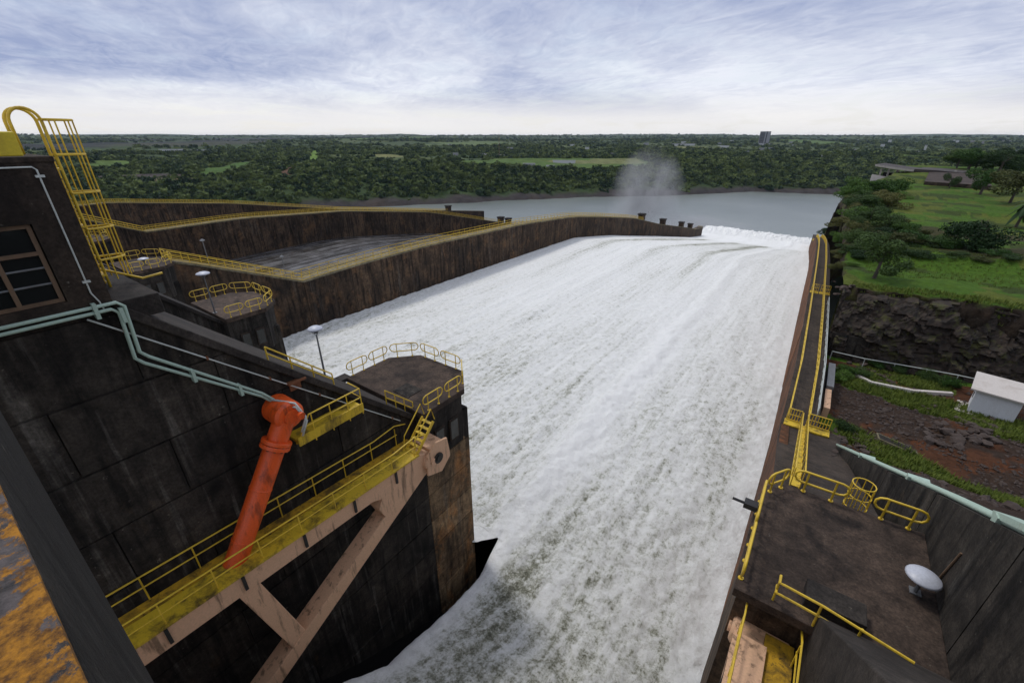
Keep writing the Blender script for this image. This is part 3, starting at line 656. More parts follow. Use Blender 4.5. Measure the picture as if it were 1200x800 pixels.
# right abutment: pier face, platform, retaining wall
ab = empty('right_abutment', (4, 16, -34), 'dark concrete abutment with brown railed platform at the chute edge by the right bank', 'abutment')
MB().box(2.9, 7.0, -6, 13.4, -36, -19).build('core', M['pier'], ab)
MB().prism([(3.0, y, z) for y, z in ((-6, -4.0), (3, slope_z(3)), (13.3, slope_z(13.3)), (13.3, -19), (-6, -19))], (3.6, 0, 0)).build('sloped_block', M['coping'], ab, bevel=.05)
MB().box(0.72, 6.9, 13.5, 19.98, -36, -15.1).build('platform_base', M['wall'], ab)
MB().prism([(x, y, -15.1) for x, y in ((0.55, 13.0), (0.55, 18.6), (1.5, 20.0), (6.45, 20.1), (6.45, 13.0))][::-1], (0, 0, .4)).build('platform', M['deck'], ab, bevel=.03)
MB().box(2.6, 4.3, 13.6, 14.5, -14.69, -14.2).build('plinth', M['coping'], ab, bevel=.03)
rt = empty('retaining_wall', (6.7, 25, -24), 'dark streaked concrete retaining wall with pale pipes along its top', 'wall')
wl = [(6.45, 4.0), (6.45, 9.0), (6.45, 14.5), (6.45, 21.0), (5.9, 26), (5.3, 32), (4.6, 39.3)]
ztw = lambda y: float(np.interp(y, [0, 14.6, 39.3, 60], [-2.0, -9.7, -23.35, -23.5]))
for (xa, a), (xb, b) in zip(wl[:-1], wl[1:]):
    MB().hexa([(xa, a+.03, -36), (xa+.9, a+.03, -36), (xb+.9, b-.03, -36), (xb, b-.03, -36)], [(xa, a+.03, ztw(a)), (xa+.9, a+.03, ztw(a)), (xb+.9, b-.03, ztw(b)), (xb, b-.03, ztw(b))]).build('wall_panel', M['retain'], rt)
MB().tube([(6.40, 17.3, -14.8), (6.42, 16.9, -12.6)], .035, 6).build('rusty_rod', M['wood'], rt)
cp = empty('conduit_run', (6.5, 20, -12), 'pair of pale green conduits laid along the top of the retaining wall', 'pipe')
for off, r_ in ((0.25, .11), (0.62, .09)):
    MB().tube([(x+off, y, ztw(y)+.13) for x, y in wl], r_, 8).build('pipe', M['green_pipe'], cp, smooth=True)
for y in (12.5, 16.6, 24, 31): 
    x = float(np.interp(y, [w[1] for w in wl], [w[0] for w in wl])); MB().box(x+.05, x+.85, y-.15, y+.15, ztw(y+.15)-.02, ztw(y)+.27).build('clamp', M['green_pipe'], cp)
MB().beam((6.85, 17.0, ztw(17)+.26), (6.85, 15.2, ztw(15.2)+.26), .6, .2).build('junction_box', M['green_pipe'], cp)

# bridge the photographer leans from
br = empty('bridge', (-10, -2, -3), 'dark bridge girder with orange lichen on its parapet', 'bridge')
MB().box(-60, 12, -0.33, -0.07, -3.2, -0.72).build('girder', M['girder'], br)
MB().box(-60, 12, -0.62, -0.072, -0.72, -0.70).build('parapet_top', M['lichen'], br)
MB().box(-60, 12, -8, -0.34, -3.0, -1.6).build('deck', M['coping'], br)

# ================================================================= HOIST HOUSE ON THE PIER
hh = empty('hoist_house', (-19.5, 0, -4.6), 'brown concrete hoist house with dark wood framed window on the pier top', 'building')
MB().box(PX0, PX1-.12, -5.0, 3.0, -5.3, -0.62).build('wall', M['house'], hh)
for ya_, yb_, za_, zb_ in ((2.08, 3.02, -4.62, -0.62), (-5, 2.08, -2.12, -0.62), (-5, 2.08, -4.62, -4.32)):
    MB().box(PX1-.125, PX1+.10, ya_, yb_, za_, zb_).build('wall_facing', M['house'], hh)
MB().box(PX0-.03, PX1+.13, -5.05, 3.05, -0.62, -0.47).build('roof', M['house'], hh, bevel=.03)
wn = MB().box(PX1-.11, PX1-.06, -4.9, 2.07, -4.31, -2.13).build('window', M['glass'], hh)
for yy in (2.0, 1.15, -0.4): MB().box(PX1-.058, PX1+.02, yy-.05, yy+.05, -4.31, -2.13).build('frame', M['wood'], wn)
for zz in (-4.26, -2.9, -2.18): MB().box(PX1-.057, PX1+.01, -4.9, 1.95, zz-.05, zz+.05).build('frame', M['wood'], wn)
for zz in (-3.3, -3.75): MB().tube([(PX1-.04, -4.9, zz), (PX1-.04, 1.96, zz)], .03, 6).build('bar', M['grey_metal'], wn)
yb = MB().box(-20.4, -18.0, -4, 2.62, -0.49, 0.12).build('roof_box', M['yellow_box'], hh, bevel=.04)
ca = empty('wall_cable', (-17.3, 2.6, -4), 'thin pale conduit bent down the hoist house wall', 'cable')
MB().tube([(PX1+.14, 1.35, -.72), (PX1+.14, 2.55, -.72), (PX1+.14, 2.62, -.79), (PX1+.14, 2.62, -4.2), (PX1+.14, 2.72, -4.5), (PX1+.14, 2.75, -4.75)], .022, 6).build('conduit', M['white_pipe'], ca)
MB().box(PX1+.10, PX1+.2, 1.15, 1.4, -.82, -.62).build('junction_box', M['green_pipe'], ca)
for zz in (-.95, -3.85): MB().box(PX1+.10, PX1+.18, 2.54, 2.72, zz-.03, zz+.03).build('clamp', M['white_pipe'], ca)

# caged ladder
la = empty('caged_ladder', (-19.6, 3.5, -4.7), 'yellow caged ladder looping over the hoist house roof edge', 'ladder')
for xx in (-19.9, -19.3):
    arc = [(xx, 3.47, -4.62+k*1.0) for k in range(4)]+[(xx, 3.47, -.45)]
    for k in range(0, 13):
        a = math.pi*k/12; arc.append((xx, 3.14+.33*math.cos(a), .38+.36*math.sin(a)))
    arc += [(xx, 2.81, -.48)]
    MB().tube(arc, .042, 8).build('stringer', M['yellow'], la, smooth=True)
for k in range(14): MB().tube([(-19.9, 3.47, -4.5+k*.3), (-19.3, 3.47, -4.5+k*.3)], .02, 5).build('rung', M['yellow'], la)
def hoop(z): return [(-19.6+.36*math.cos(a), 3.47+.74*math.sin(a), z) for a in [math.pi*k/10 for k in range(11)]]
for zz in (.45, -.5, -1.6, -2.7, -3.7): MB().tube(hoop(zz), .035, 6).build('cage_hoop', M['yellow'], la)
for a in (0.12, .3, .5, .7, .88):
    a *= math.pi; MB().tube([(-19.6+.36*math.cos(a), 3.47+.74*math.sin(a), .45), (-19.6+.36*math.cos(a), 3.47+.74*math.sin(a), -4.4)], .022, 5).build('cage_bar', M['yellow'], la)
for zz in (-.9, -2.6, -4.2): MB().box(-19.95, -19.25, 3.0, 3.5, zz-.03, zz+.03).build('standoff', M['yellow'], la)
MB().tube([(-20.4, 3.2, -4.0), (-18.9, 4.3, -4.45), (-18.9, 4.9, -4.4)], .04, 6).build('landing_rail', M['yellow'], la)

# pipes on the pier face
pp = empty('green_pipe_pair', (-17.2, 3, -5), 'pair of pale green pipes crossing the dark pier face down to the orange cylinder', 'pipe')
for dz, dy in ((0, .12), (-.17, -.05)):
    path = [(-17.22, -5, -4.62+dz), (-17.22, 2.95+dy, -4.62+dz), (-17.22, 3.1+dy, -4.78+dz), (-17.22, 3.02+dy, -6.35+dz), (-17.22, 3.2+dy, -6.6+dz), (-17.22, 6.3, -9.55+dz), (-17.0, 6.6, -9.95+dz)]
    MB().tube(path, .055, 8).build('pipe', M['green_pipe'], pp, smooth=True)
for y, z in ((2.55, -4.7), (3.1, -5.0), (4.3, -7.75), (5.6, -9.0)): MB().box(-17.4, -17.12, y-.05, y+.05, z-.28, z+.2).build('clamp', M['green_pipe'], pp)
wp = empty('thin_white_pipe', (-17.3, 7, -9), 'thin white pipe running straight down the dark pier face', 'pipe')
MB().tube([(-17.3, 2.3, -4.95), (-17.3, 13.0, -14.9)], .03, 6).build('pipe', M['white_pipe'], wp)
for k in range(6):
    y = 3.0+k*1.9; MB().box(-17.4, -17.25, y-.03, y+.03, -4.95-(y-2.3)*.93-.06, -4.95-(y-2.3)*.93+.08).build('bracket', M['rust'], wp)

# ================================================================= RAILINGS
def stadium(a, b, z0, z1, n=5):
    a, b = Vector((a[0], a[1], 0)), Vector((b[0], b[1], 0)); d = (b-a).normalized(); r = (z1-z0)/2; zm = (z0+z1)/2
    a2, b2 = a+d*(r+.04), b-d*(r+.04); P = []
    for k in range(n+1):
        t = math.pi/2-math.pi*k/n; P.append(b2+d*r*math.cos(t)+Vector((0, 0, zm+r*math.sin(t))))
    for k in range(n+1):
        t = -math.pi/2-math.pi*k/n; P.append(a2+d*r*math.cos(t)+Vector((0, 0, zm+r*math.sin(t))))
    return P
def loop_railing(edges, z, label, group=None, r=.035, h=1.08, name='platform_railing', loc=None):
    root = empty(name, loc or (edges[0][0][0], edges[0][0][1], z), label, 'railing', group)
    for a, b in edges:
        L = math.hypot(b[0]-a[0], b[1]-a[1])
        MB().tube(stadium(a, b, z+.48, z+h), r, 6, closed=True).build('rail_loop', M['yellow'], root, smooth=True)
        n = 2 if L < 2.2 else 3
        for k in range(n):
            t = (k+.5)/n if n == 2 else (.17+.33*k); x, y = a[0]+(b[0]-a[0])*t, a[1]+(b[1]-a[1])*t
            MB().tube([(x, y, z-.02), (x, y, z+h)], r*.9, 6).disc((x, y, z-.01), (0, 0, 1), r*2, .05, 8).build('post', M['yellow'], root)
    return root
oe = [((-23.7, 14.05), (-23.7, 15.8)), ((-23.7, 15.85), (-23.7, 17.55)), ((-23.65, 17.65), (-22.2, 19.2)), ((-22.1, 19.22), (-20.15, 19.22)), ((-20.05, 19.22), (-18.1, 19.22)), ((-18.0, 19.2), (-16.52, 17.62)), ((-16.5, 17.5), (-16.5, 15.9)), ((-16.5, 15.8), (-16.5, 14.1))]
r0 = loop_railing(oe, -14.7, 'yellow loop railing round the octagonal platform of the pier with the hoist house', 'platform railings', loc=(-20, 16, -14.7))
rl = ['yellow loop railing round the platform of the pier next to the hoist house pier', 'yellow loop railing round the platform that heads the long divider wall', 'yellow loop railing on the small platform behind the caged ladder']
for k in range(1, 4): copy_tree(r0, (-25*k, 0, 0), rl[k-1], 'platform railings')
re_ = [((.68, 13.1), (.68, 15.7)), ((.68, 15.8), (.68, 18.5)), ((.75, 18.7), (1.5, 19.85)), ((1.65, 19.9), (3.75, 19.95)), ((4.55, 19.98), (6.35, 20.0))]
loop_railing(re_, -14.7, 'thick yellow loop railing along the brown abutment platform beside the retaining wall', 'platform railings', r=.05, loc=(3, 19.9, -14.7))
# cage of the hatch ladder at the abutment platform edge
hc = empty('ladder_cage', (4.1, 20.3, -14.9), 'round yellow ladder cage set in the abutment platform railing', 'ladder')
for zz in (-13.6, -14.2, -14.8, -15.4): MB().tube([(4.15+.42*math.cos(a), 20.42+.42*math.sin(a), zz) for a in [2*math.pi*k/16 for k in range(16)]], .025, 6, closed=True).build('cage_hoop', M['yellow'], hc)
for k in range(9): a = 2*math.pi*k/9; MB().tube([(4.15+.42*math.cos(a), 20.42+.42*math.sin(a), -13.6), (4.15+.42*math.cos(a), 20.42+.42*math.sin(a), -17.5)], .02, 5).build('cage_bar', M['yellow'], hc)

def line_railing(path, label, name='walkway_railing', group='railings along the divider walls', step=2.0, h=1.1, r=.035, mat='yellow', kick=True):
    P = [Vector(p) for p in path]; root = empty(name, P[0], label, 'railing', group)
    nm = {1.0: 'top_rail', .5: 'middle_rail', .06: 'kick_rail'}
    for f in (1.0, .5)+((.06,) if kick else ()): MB().tube([p+Vector((0, 0, h*f)) for p in P], r, 5).build(nm[f], M[mat], root)
    mb = MB(); cnt = 0
    for a, b in zip(P[:-1], P[1:]):
        n = max(1, round((b-a).length/step))
        for k in range(n): q = a+(b-a)*(k/n); mb.tube([q-Vector((0, 0, .03)), q+Vector((0, 0, h))], r, 4); cnt += 1
    mb.tube([P[-1]-Vector((0, 0, .03)), P[-1]+Vector((0, 0, h))], r, 4)
    mb.build('posts', M[mat], root, kind='stuff')
    return root
def wl_path(xc, y0, y1, xw): return [(xc, y, wtop(xw, y)) for y in sorted(set([y0, 37.0]+list(np.arange(math.ceil(y0/8)*8, y1, 8.0))+[y1])) if y >= y0]
for xc, ye, nm in ((-72, 205, 'the white water'), (-145, 190, 'the dry chute'), (-220, 228, 'the farthest chute')):
    for s, tx in ((1.3, 'right hand'), (-1.3, 'left hand')):
        line_railing(wl_path(xc+s, 19.6, ye, xc), f'{"near" if s > 0 else "far"} side yellow railing on the divider wall beside {nm}', r=.05, h=1.15)
line_railing([(float(xr(y))+.75, y, zr(y)) for y in [39.2]+list(np.arange(44, 330, 6.0))], 'yellow railing on the water side of the right chute wall walkway', group='railings along the right chute wall', r=.04, step=1.6)
line_railing([(float(xr(y))+2.2, y, zr(y)) for y in [39.2]+list(np.arange(44, 330, 6.0))], 'yellow railing on the land side of the right chute wall walkway', group='railings along the right chute wall', r=.04, step=1.6)
line_railing([(float(xr(y))+2.75, y, zr(y)) for y in [40.5]+list(np.arange(44, 79, 6.0))], 'pale pipe rail just behind the yellow railing of the right chute wall', group='railings along the right chute wall', r=.04, step=3, mat='white_pipe', kick=False)
def cross_panel(xa, xb, y, z, label):
    root = empty('cross_railing', ((xa+xb)/2, y, z), label, 'railing', 'cross railings on the right chute wall')
    for zz in (z+.06, z+.55, z+1.12): MB().tube([(xa, y, zz), (xb, y, zz)], .04, 6).build('rail', M['yellow'], root)
    n = max(3, round((xb-xa)/.22))
    for k in range(n+1): x = xa+(xb-xa)*k/n; MB().tube([(x, y, z-.02), (x, y, z+1.12)], .03, 5).build('baluster', M['yellow'], root)
    MB().box(xa-.1, xb+.1, y-.9, y+.1, z-.12, z-.0).build('grating', M['yellow_steel'], root)
    for k in range(n+1): x = xa+(xb-xa)*k/n; MB().tube([(x, y-.85, z-.9), (x, y-.85, z+.02)], .03, 5).build('strut', M['yellow'], root)
cross_panel(1.35, 2.35, 39.0, zr(39.2)+.1, 'yellow cross railing on the water side at the foot of the abutment stair')
cross_panel(2.9, 4.4, 39.0, zr(39.2)+.1, 'yellow cross railing on the land side where the pale conduits end')
cross_panel(.6, 1.5, 80, zr(80)+.1, 'small yellow cross railing halfway along the right chute wall')
cross_panel(1.8, 3.0, 80, zr(80)+.1, 'small yellow cross railing at the rock cliff halfway along the chute wall')
stp = empty('steel_stair', (2.5, 20.3, -14.9), 'long narrow yellow stair down the sloping top of the chute wall', 'stair')
for o_ in (-.19, .19):
    A_s, B_s = Vector((1.85+o_, 20.2, -14.9)), Vector((2.6+o_, 38.8, ztop(38.8)+.15))
    MB().beam(A_s, B_s, .05, .18).build('stringer', M['yellow'], stp)
    MB().tube([A_s+Vector((0, 0, 1.1)), B_s+Vector((0, 0, 1.1))], .035, 6).build('handrail', M['yellow'], stp)
    for k in range(12): q = A_s.lerp(B_s, k/11); MB().tube([q-Vector((0, 0, .1)), q+Vector((0, 0, 1.1))], .026, 5).build('post', M['yellow'], stp)
for k in range(44): q = Vector((1.85, 20.3, -14.88)).lerp(Vector((2.6, 38.6, ztop(38.6)+.14)), (k+.5)/44); MB().box(q.x-.17, q.x+.17, q.y-.1, q.y+.1, q.z-.02, q.z+.02).build('tread', M['yellow_steel'], stp)

# small yellow walkway on the pier face
sw = empty('pier_walkway', (-16.9, 8.5, -12.1), 'short yellow bracket walkway beside the orange cylinder head on the dark pier face', 'walkway')
MB().box(-17.42, -16.5, 6.9, 10.3, -12.22, -12.08).build('floor', M['yellow_steel'], sw)
MB().box(-16.5, -16.44, 6.9, 10.3, -12.36, -11.9).build('kick_plate', M['yellow_steel'], sw)
MB().tube([(-16.48, 6.95, -12.1), (-16.48, 7.6, -11.05), (-16.48, 10.25, -11.05), (-17.4, 10.25, -11.05)], .035, 6).build('top_rail', M['yellow'], sw)
MB().tube([(-16.48, 7.2, -11.55), (-16.48, 10.25, -11.55), (-17.4, 10.25, -11.55)], .03, 6).build('middle_rail', M['yellow'], sw)
for y in (7.7, 8.6, 9.5, 10.25): MB().tube([(-16.48, y, -12.5), (-16.48, y, -11.05)], .03, 6).build('post', M['yellow'], sw)
for y in (7.2, 10.0): MB().beam((-17.4, y, -12.8), (-16.5, y, -12.2), .06, .1).build('bracket', M['yellow_steel'], sw)
# sloping handrails on the coping
line_railing([(-17.5, 7.0, slope_z(7.0)), (-17.5, 9.6, slope_z(9.6))], 'short sloping yellow handrail on the pier coping above the small walkway', name='coping_handrail', group='coping handrails', step=1.2, h=.6, kick=False)
line_railing([(-17.5, 12.4, slope_z(12.4)), (-17.5, 14.2, slope_z(14.2))], 'short sloping yellow handrail where the coping meets the octagonal platform', name='coping_handrail', group='coping handrails', step=.9, h=.9, kick=False)
bk = empty('wall_bracket', (-17.3, 8, -10), 'small rusty bracket fixed above the thin white pipe on the pier face', 'bracket')
MB().box(-17.42, -17.15, 7.4, 8.2, -9.75, -9.66).box(-17.42, -17.34, 7.5, 8.0, -10.15, -9.75).build('plate', M['rust'], bk)

# ================================================================= ORANGE HYDRAULIC CYLINDER
hc_ = empty('hydraulic_cylinder', (-16.6, 6.6, -10.6), 'big orange hydraulic hoist cylinder slanting down the dark pier face', 'cylinder')
top = Vector((-16.55, 6.75, -10.55)); bot = Vector((-16.35, 2.45, -17.1)); ax = (bot-top).normalized(); L = (bot-top).length
MB().lathe(top, ax, [(.43, .3), (.43, L)], 28).build('barrel', M['orange'], hc_, smooth=False)
for s_, r_, h_ in ((1.15, .6, .16), (1.34, .6, .16), (3.2, .45, .08), (5.4, .45, .08)): MB().lathe(top+ax*s_, ax, [(r_*.97, 0), (r_, .02), (r_, h_-.02), (r_*.97, h_)], 28).build('flange', M['orange'], hc_)
MB().lathe(top-Vector((.85, 0, 0)), (1, 0, 0), [(.50, 0), (.62, .06), (.62, 1.1), (.50, 1.2), (.3, 1.22), (.3, 1.3)], 28).build('trunnion_head', M['orange'], hc_)
MB().lathe(top+Vector((.66, .25, .05)), (1, 0, 0), [(.16, 0), (.16, .14)], 10).build('port_cap', M['orange'], hc_)
for k in range(12):
    a = 2*math.pi*k/12; q = ax.to_track_quat('Z', 'Y'); c_ = top+ax*1.28+q @ Vector((.54*math.cos(a), .54*math.sin(a), 0)); MB().lathe(c_, ax, [(.045, 0), (.045, .26)], 6).build('bolt', M['rust'], hc_)
for dz in (0, .2): MB().tube([(-17.0, 6.5, -9.9-dz), (-16.1, 7.0, -10.0-dz), (-15.75, 7.15, -10.6-dz), (-15.9, 6.9, -11.3-dz)], .045, 6).build('hose', M['white_pipe'], hc_, smooth=True)

# ================================================================= RADIAL GATE
gt = empty('radial_gate', (-7, 4, -20), 'steel radial gate with salmon arms and mossy yellow walkway beams', 'gate')
mb = MB(); Rg = 16.8; tc_ = (13.4, -17.0)
for k in range(14):
    a0, a1 = [math.radians(172+(k+i)*2.1) for i in (0, 1)]
    q = lambda a, R: (tc_[0]+R*math.cos(a), tc_[1]+R*math.sin(a))
    (y0, z0), (y1, z1), (y2, z2), (y3, z3) = q(a0, Rg), q(a1, Rg), q(a1, Rg+.2), q(a0, Rg+.2)
    mb.hexa([(-17.2, y0, z0), (2.7, y0, z0), (2.7, y3, z3), (-17.2, y3, z3)], [(-17.2, y1, z1), (2.7, y1, z1), (2.7, y2, z2), (-17.2, y2, z2)])
mb.build('skin_plate', M['salmon'], gt)
def arm_set(xf, s):          # xf: x of the pier-side edge, s: direction into the bay
    X = lambda d: xf+s*d
    lo, hi = sorted((X(.95), X(1.85)))
    # upper arm girder (deep at the leaf, tapering to the trunnion)
    MB().prism([(lo, y, z) for y, z in ((-3.3, -15.55), (12.6, -16.3), (13.9, -16.9), (13.4, -17.9), (12.2, -18.0), (10.2, -17.5), (9.3, -17.12), (-3.3, -16.6))], (hi-lo, 0, 0)).build('upper_arm', M['salmon'], gt, bevel=.03)
    MB().hexa([(lo-.08, -3.3, -15.56), (hi+.08, -3.3, -15.56), (hi+.08, 12.6, -16.31), (lo-.08, 12.6, -16.31)], [(lo-.08, -3.3, -15.46), (hi+.08, -3.3, -15.46), (hi+.08, 12.6, -16.21), (lo-.08, 12.6, -16.21)]).build('top_flange', M['yellow_steel' if s > 0 else 'salmon'], gt)
    # walkway along the arm
    w0, w1 = sorted((X(.05), X(.95)))
    MB().hexa([(w0, -3.3, -15.75), (w1, -3.3, -15.75), (w1, 13.3, -16.54), (w0, 13.3, -16.54)], [(w0, -3.3, -15.63), (w1, -3.3, -15.63), (w1, 13.3, -16.42), (w0, 13.3, -16.42)]).build('walkway_floor', M['lichen_steel'], gt)
    # lower arm and bracing
    MB().beam((X(1.4), 12.6, -17.7), (X(1.4), -1.6, -25.3), .9, .85, up=(0, 0, 1)).build('lower_arm', M['salmon'], gt, bevel=.03)
    MB().prism([(lo+.004, y, z) for y, z in ((12.9, -17.3), (9.9, -17.3), (9.6, -17.9), (9.9, -18.7), (10.6, -18.9), (12.5, -18.15), (13.5, -17.8))], (hi-lo-.008, 0, 0)).build('gusset', M['salmon'], gt)
    MB().beam((X(1.4), 3.1, -16.5), (X(1.4), 4.3, -21.9), .8, .8, up=(1, 0, 0)).build('brace', M['salmon'], gt, bevel=.03)
    hl = 1.9 if s > 0 else 1.75
    MB().lathe((X(.15), 13.4, -17.15), (s, 0, 0), [(.5, 0), (.56, .05), (.56, hl), (.45, hl+.1), (.22, hl+.11), (.22, hl+.2)], 24).build('trunnion_hub', M['salmon'], gt)
    for d in (.1, 1.8):
        tr = MB().tube([(X(d), -3.2, -14.4), (X(d), 11.0, -15.15), (X(d), 12.5, -15.0), (X(d), 13.3, -15.3)], .035, 6).build('top_rail', M['yellow'], gt)
        MB().tube([(X(d), -3.2, -14.95), (X(d), 12.6, -15.65)], .03, 6).build('middle_rail', M['yellow'], gt)
        for k in range(10): y = -2.8+k*1.7; zb = -15.6-.0472*(y+3.3); MB().tube([(X(d), y, zb-.15), (X(d), y, zb+1.15)], .03, 5).build('post', M['yellow'], gt)
    for k in range(5): y = 0.5+k*2.6; zb = -15.6-.0472*(y+3.3); MB().box(min(X(1.86), X(1.94)), max(X(1.86), X(1.94)), y-.06, y+.06, zb-.75, zb).build('hanger_plate', M['black_metal'], gt)
arm_set(PX1+.02, 1); arm_set(2.88, -1)
# steps from the arm walkway to the platform
sl = empty('access_ladder', (-16.4, 13.4, -16.5), 'steep yellow ladder rails from the gate arm walkway to the octagonal platform', 'ladder')
for xx in (-16.45, -15.6):
    MB().tube([(xx, 12.3, -16.45), (xx, 12.5, -15.3), (xx, 13.9, -13.9), (xx, 14.1, -14.7)], .035, 6).build('handrail', M['yellow'], sl)
    MB().beam((xx, 12.4, -16.4), (xx, 14.0, -14.8), .05, .2).build('stringer', M['yellow'], sl)
for k in range(6): q = Vector((-16.02, 12.4, -16.3)).lerp(Vector((-16.02, 14.0, -14.8)), (k+.5)/6); MB().box(-16.44, -15.62, q.y-.1, q.y+.1, q.z-.02, q.z+.02).build('tread', M['yellow_steel'], sl)
tb = empty('trunnion_bearing', (-16.3, 13.9, -17), 'pale salmon trunnion bearing plate under the octagonal platform', 'bearing')
MB().prism([(-15.35, y, z) for y, z in ((12.9, -17.9), (13.0, -16.6), (13.7, -16.0), (14.6, -16.2), (14.8, -17.6), (14.0, -18.3))], (.12, 0, 0)).build('plate', M['salmon'], tb)
MB().lathe((-15.22, 13.75, -17.1), (1, 0, 0), [(.34, 0), (.34, .1), (.2, .11), (.2, .16)], 16).build('pin', M['black_metal'], tb)
MB().box(-16.75, -15.36, 13.4, 14.5, -18.0, -16.4).build('pedestal', M['salmon'], tb)
# right side bits on the abutment beside the gate arm
gr_ = empty('platform_gate_rail', (2, 13.2, -14.7), 'angular yellow railing between the abutment platform and the mossy gate walkway', 'railing')
for z in (-13.65, -14.15): 
    MB().tube([(1.75, 13.5, z), (1.75, 13.15, z), (1.9, 13.15, z), (3.0, 13.05, z), (5.2, 12.6, z)], .045, 6).build('rail', M['yellow'], gr_)
for x, y in ((1.75, 13.3), (2.95, 13.06), (4.0, 12.9)): MB().tube([(x, y, -14.9), (x, y, -13.65)], .04, 6).build('post', M['yellow'], gr_)

# ================================================================= LAMPS
def lamp(x, y, z, h, label, k=1.0):
    r = empty('pole_lamp', (x, y, z), label, 'lamp', 'pole lamps on the pier platforms')
    MB().tube([(x, y, z-.05), (x, y, z+h*.5), (x, y, z+h-.45)], [.075, .06, .045], 8).build('pole', M['grey_metal'], r)
    MB().box(x-.16, x+.16, y-.16, y+.16, z-.03, z+.04).build('base_plate', M['grey_metal'], r)
    for q_ in range(3): a = 2.1*q_; MB().tube([(x, y, z+h-.5), (x+.34*math.cos(a), y+.34*math.sin(a), z+h-.08)], .022, 5).build('arm', M['grey_metal'], r)
    MB().lathe((x, y, z+h-.12), (0, 0, 1), [(.30*k, 0), (.62*k, .05), (.66*k, .09), (.60*k, .15), (.35*k, .24), (.10*k, .28)], 24).build('dish', M['lamp_white'], r, smooth=True)
    MB().lathe((x, y, z+h-.32), (0, 0, 1), [(.10, 0), (.14, .1), (.14, .2)], 10).build('bulb_housing', M['grey_metal'], r)
for args in ((-24.1, 12.75, -14.7, 4.0, 'slim grey pole lamp rising behind the hoist house pier coping', .7),
             (-43.9, 14.2, -14.7, 3.75, 'pole lamp with pale dish on the platform next to the hoist house pier', .85),
             (-69.2, 16.5, -14.7, .75, 'low pale dish lamp on the platform heading the long divider wall', .9)): lamp(*args)
lamp(5.85, 16.6, -14.7, .8, 'low pale dish lamp on the brown abutment platform by the retaining wall', .78)
MB().box(-24.4, -23.7, 12.5, 14.3, -14.95, -14.69).build('bracket', M['coping'], pier)
for x, y, lb in ((-72, 24.5, 'short lamp stub on the sloping start of the long divider wall'), (-70.8, 34.5, 'short lamp stub at the bend of the long divider wall')):
    r = empty('lamp_stub', (x, y, ztop(y)), lb, 'lamp', 'lamp stubs on the long divider wall'); MB().tube([(x, y, ztop(y)-.05), (x, y, ztop(y)+3.6)], .06, 6).build('pole', M['grey_metal'], r); MB().lathe((x, y, ztop(y)+3.5), (0, 0, 1), [(.2, 0), (.35, .1), (.1, .3)], 10).build('head', M['grey_metal'], r)
cm = empty('floodlight', (.4, 17.0, -14.4), 'small black floodlight clamped outside the abutment platform railing', 'light')
MB().box(.1, .62, 16.8, 17.2, -14.3, -14.05).build('housing', M['black_metal'], cm); MB().tube([(-.35, 17.0, -14.2), (.12, 17, -14.2)], .06, 6).build('snout', M['black_metal'], cm)

# ================================================================= RIGHT BANK OBJECTS
def on_bank(u, v): return hit(u, v, bank_h, 22, 400, 1.006)
b = on_bank(1160, 482); sz = 3.5
sh_ = empty('white_shed', (b.x, b.y, b.z), 'small white plastered shed with pale lean-to roof on the rocky bench', 'shed')
ra_ = math.radians(-12); ca_, sa_ = math.cos(ra_), math.sin(ra_)
def R2(px, py, pz): return (b.x+px*ca_-py*sa_, b.y+px*sa_+py*ca_, b.z+pz)
def rbox(x0, x1, y0, y1, z0, z1, zs=0): return MB().hexa([R2(x0, y0, z0), R2(x1, y0, z0), R2(x1, y1, z0), R2(x0, y1, z0)], [R2(x0, y0, z1), R2(x1, y0, z1), R2(x1, y1, z1+zs), R2(x0, y1, z1+zs)])
rbox(-1.5, 1.5, -1.2, 1.3, -.6, 2.25, .45).build('wall', M['white_wall'], sh_)
MB().hexa([R2(-1.95, -1.55, 2.2), R2(1.85, -1.55, 2.2), R2(1.85, 1.7, 2.8), R2(-1.95, 1.7, 2.8)], [R2(-1.95, -1.55, 2.34), R2(1.85, -1.55, 2.34), R2(1.85, 1.7, 2.94), R2(-1.95, 1.7, 2.94)]).build('roof', M['pale_roof'], sh_)
rbox(-2.3, 2.2, -1.6, 1.8, -1.2, -.15).build('slab', M['pale_roof'], sh_)
rbox(-1.53, -1.49, -.1, .5, .9, 1.5).build('vent', M['black_metal'], sh_)
fe = empty('pipe_fence', (4, 60, -22), 'thin white pipe rail fence along the foot of the rock cliff', 'fence')
fp = [on_bank(u, v) for u, v in ((972, 421), (1010, 430), (1045, 436), (1082, 443), (1118, 450), (1180, 464), (1240, 474))]
fp = [Vector((x_, y_, float(bank_h(x_, y_)))) for x_, y_ in [(p_.x, p_.y) for p_ in fp]]
MB().tube([p_+Vector((0, 0, 1.1)) for p_ in fp], .05, 6).build('top_rail', M['white_pipe'], fe)
for p_ in fp: MB().tube([p_-Vector((0, 0, .3)), p_+Vector((0, 0, 1.1))], .04, 6).build('post', M['white_pipe'], fe)
kb = empty('kerb', (10, 55, -24), 'low pale concrete kerb crossing the grassy bench behind the rubble', 'kerb')
kp = [on_bank(u, v) for u, v in ((972, 432), (995, 437), (1020, 450), (1070, 460), (1115, 463))]
for a, c in zip(kp[:-1], kp[1:]): MB().beam(a+Vector((0, 0, .1)), c+Vector((0, 0, .1)), .35, .45).build('kerb_stone', M['pale_roof'], kb)
hb = on_bank(1050, 522)
hs = empty('concrete_hatch', (hb.x, hb.y, hb.z), 'flat pale rectangular concrete hatch in the grass behind the conduits', 'hatch')
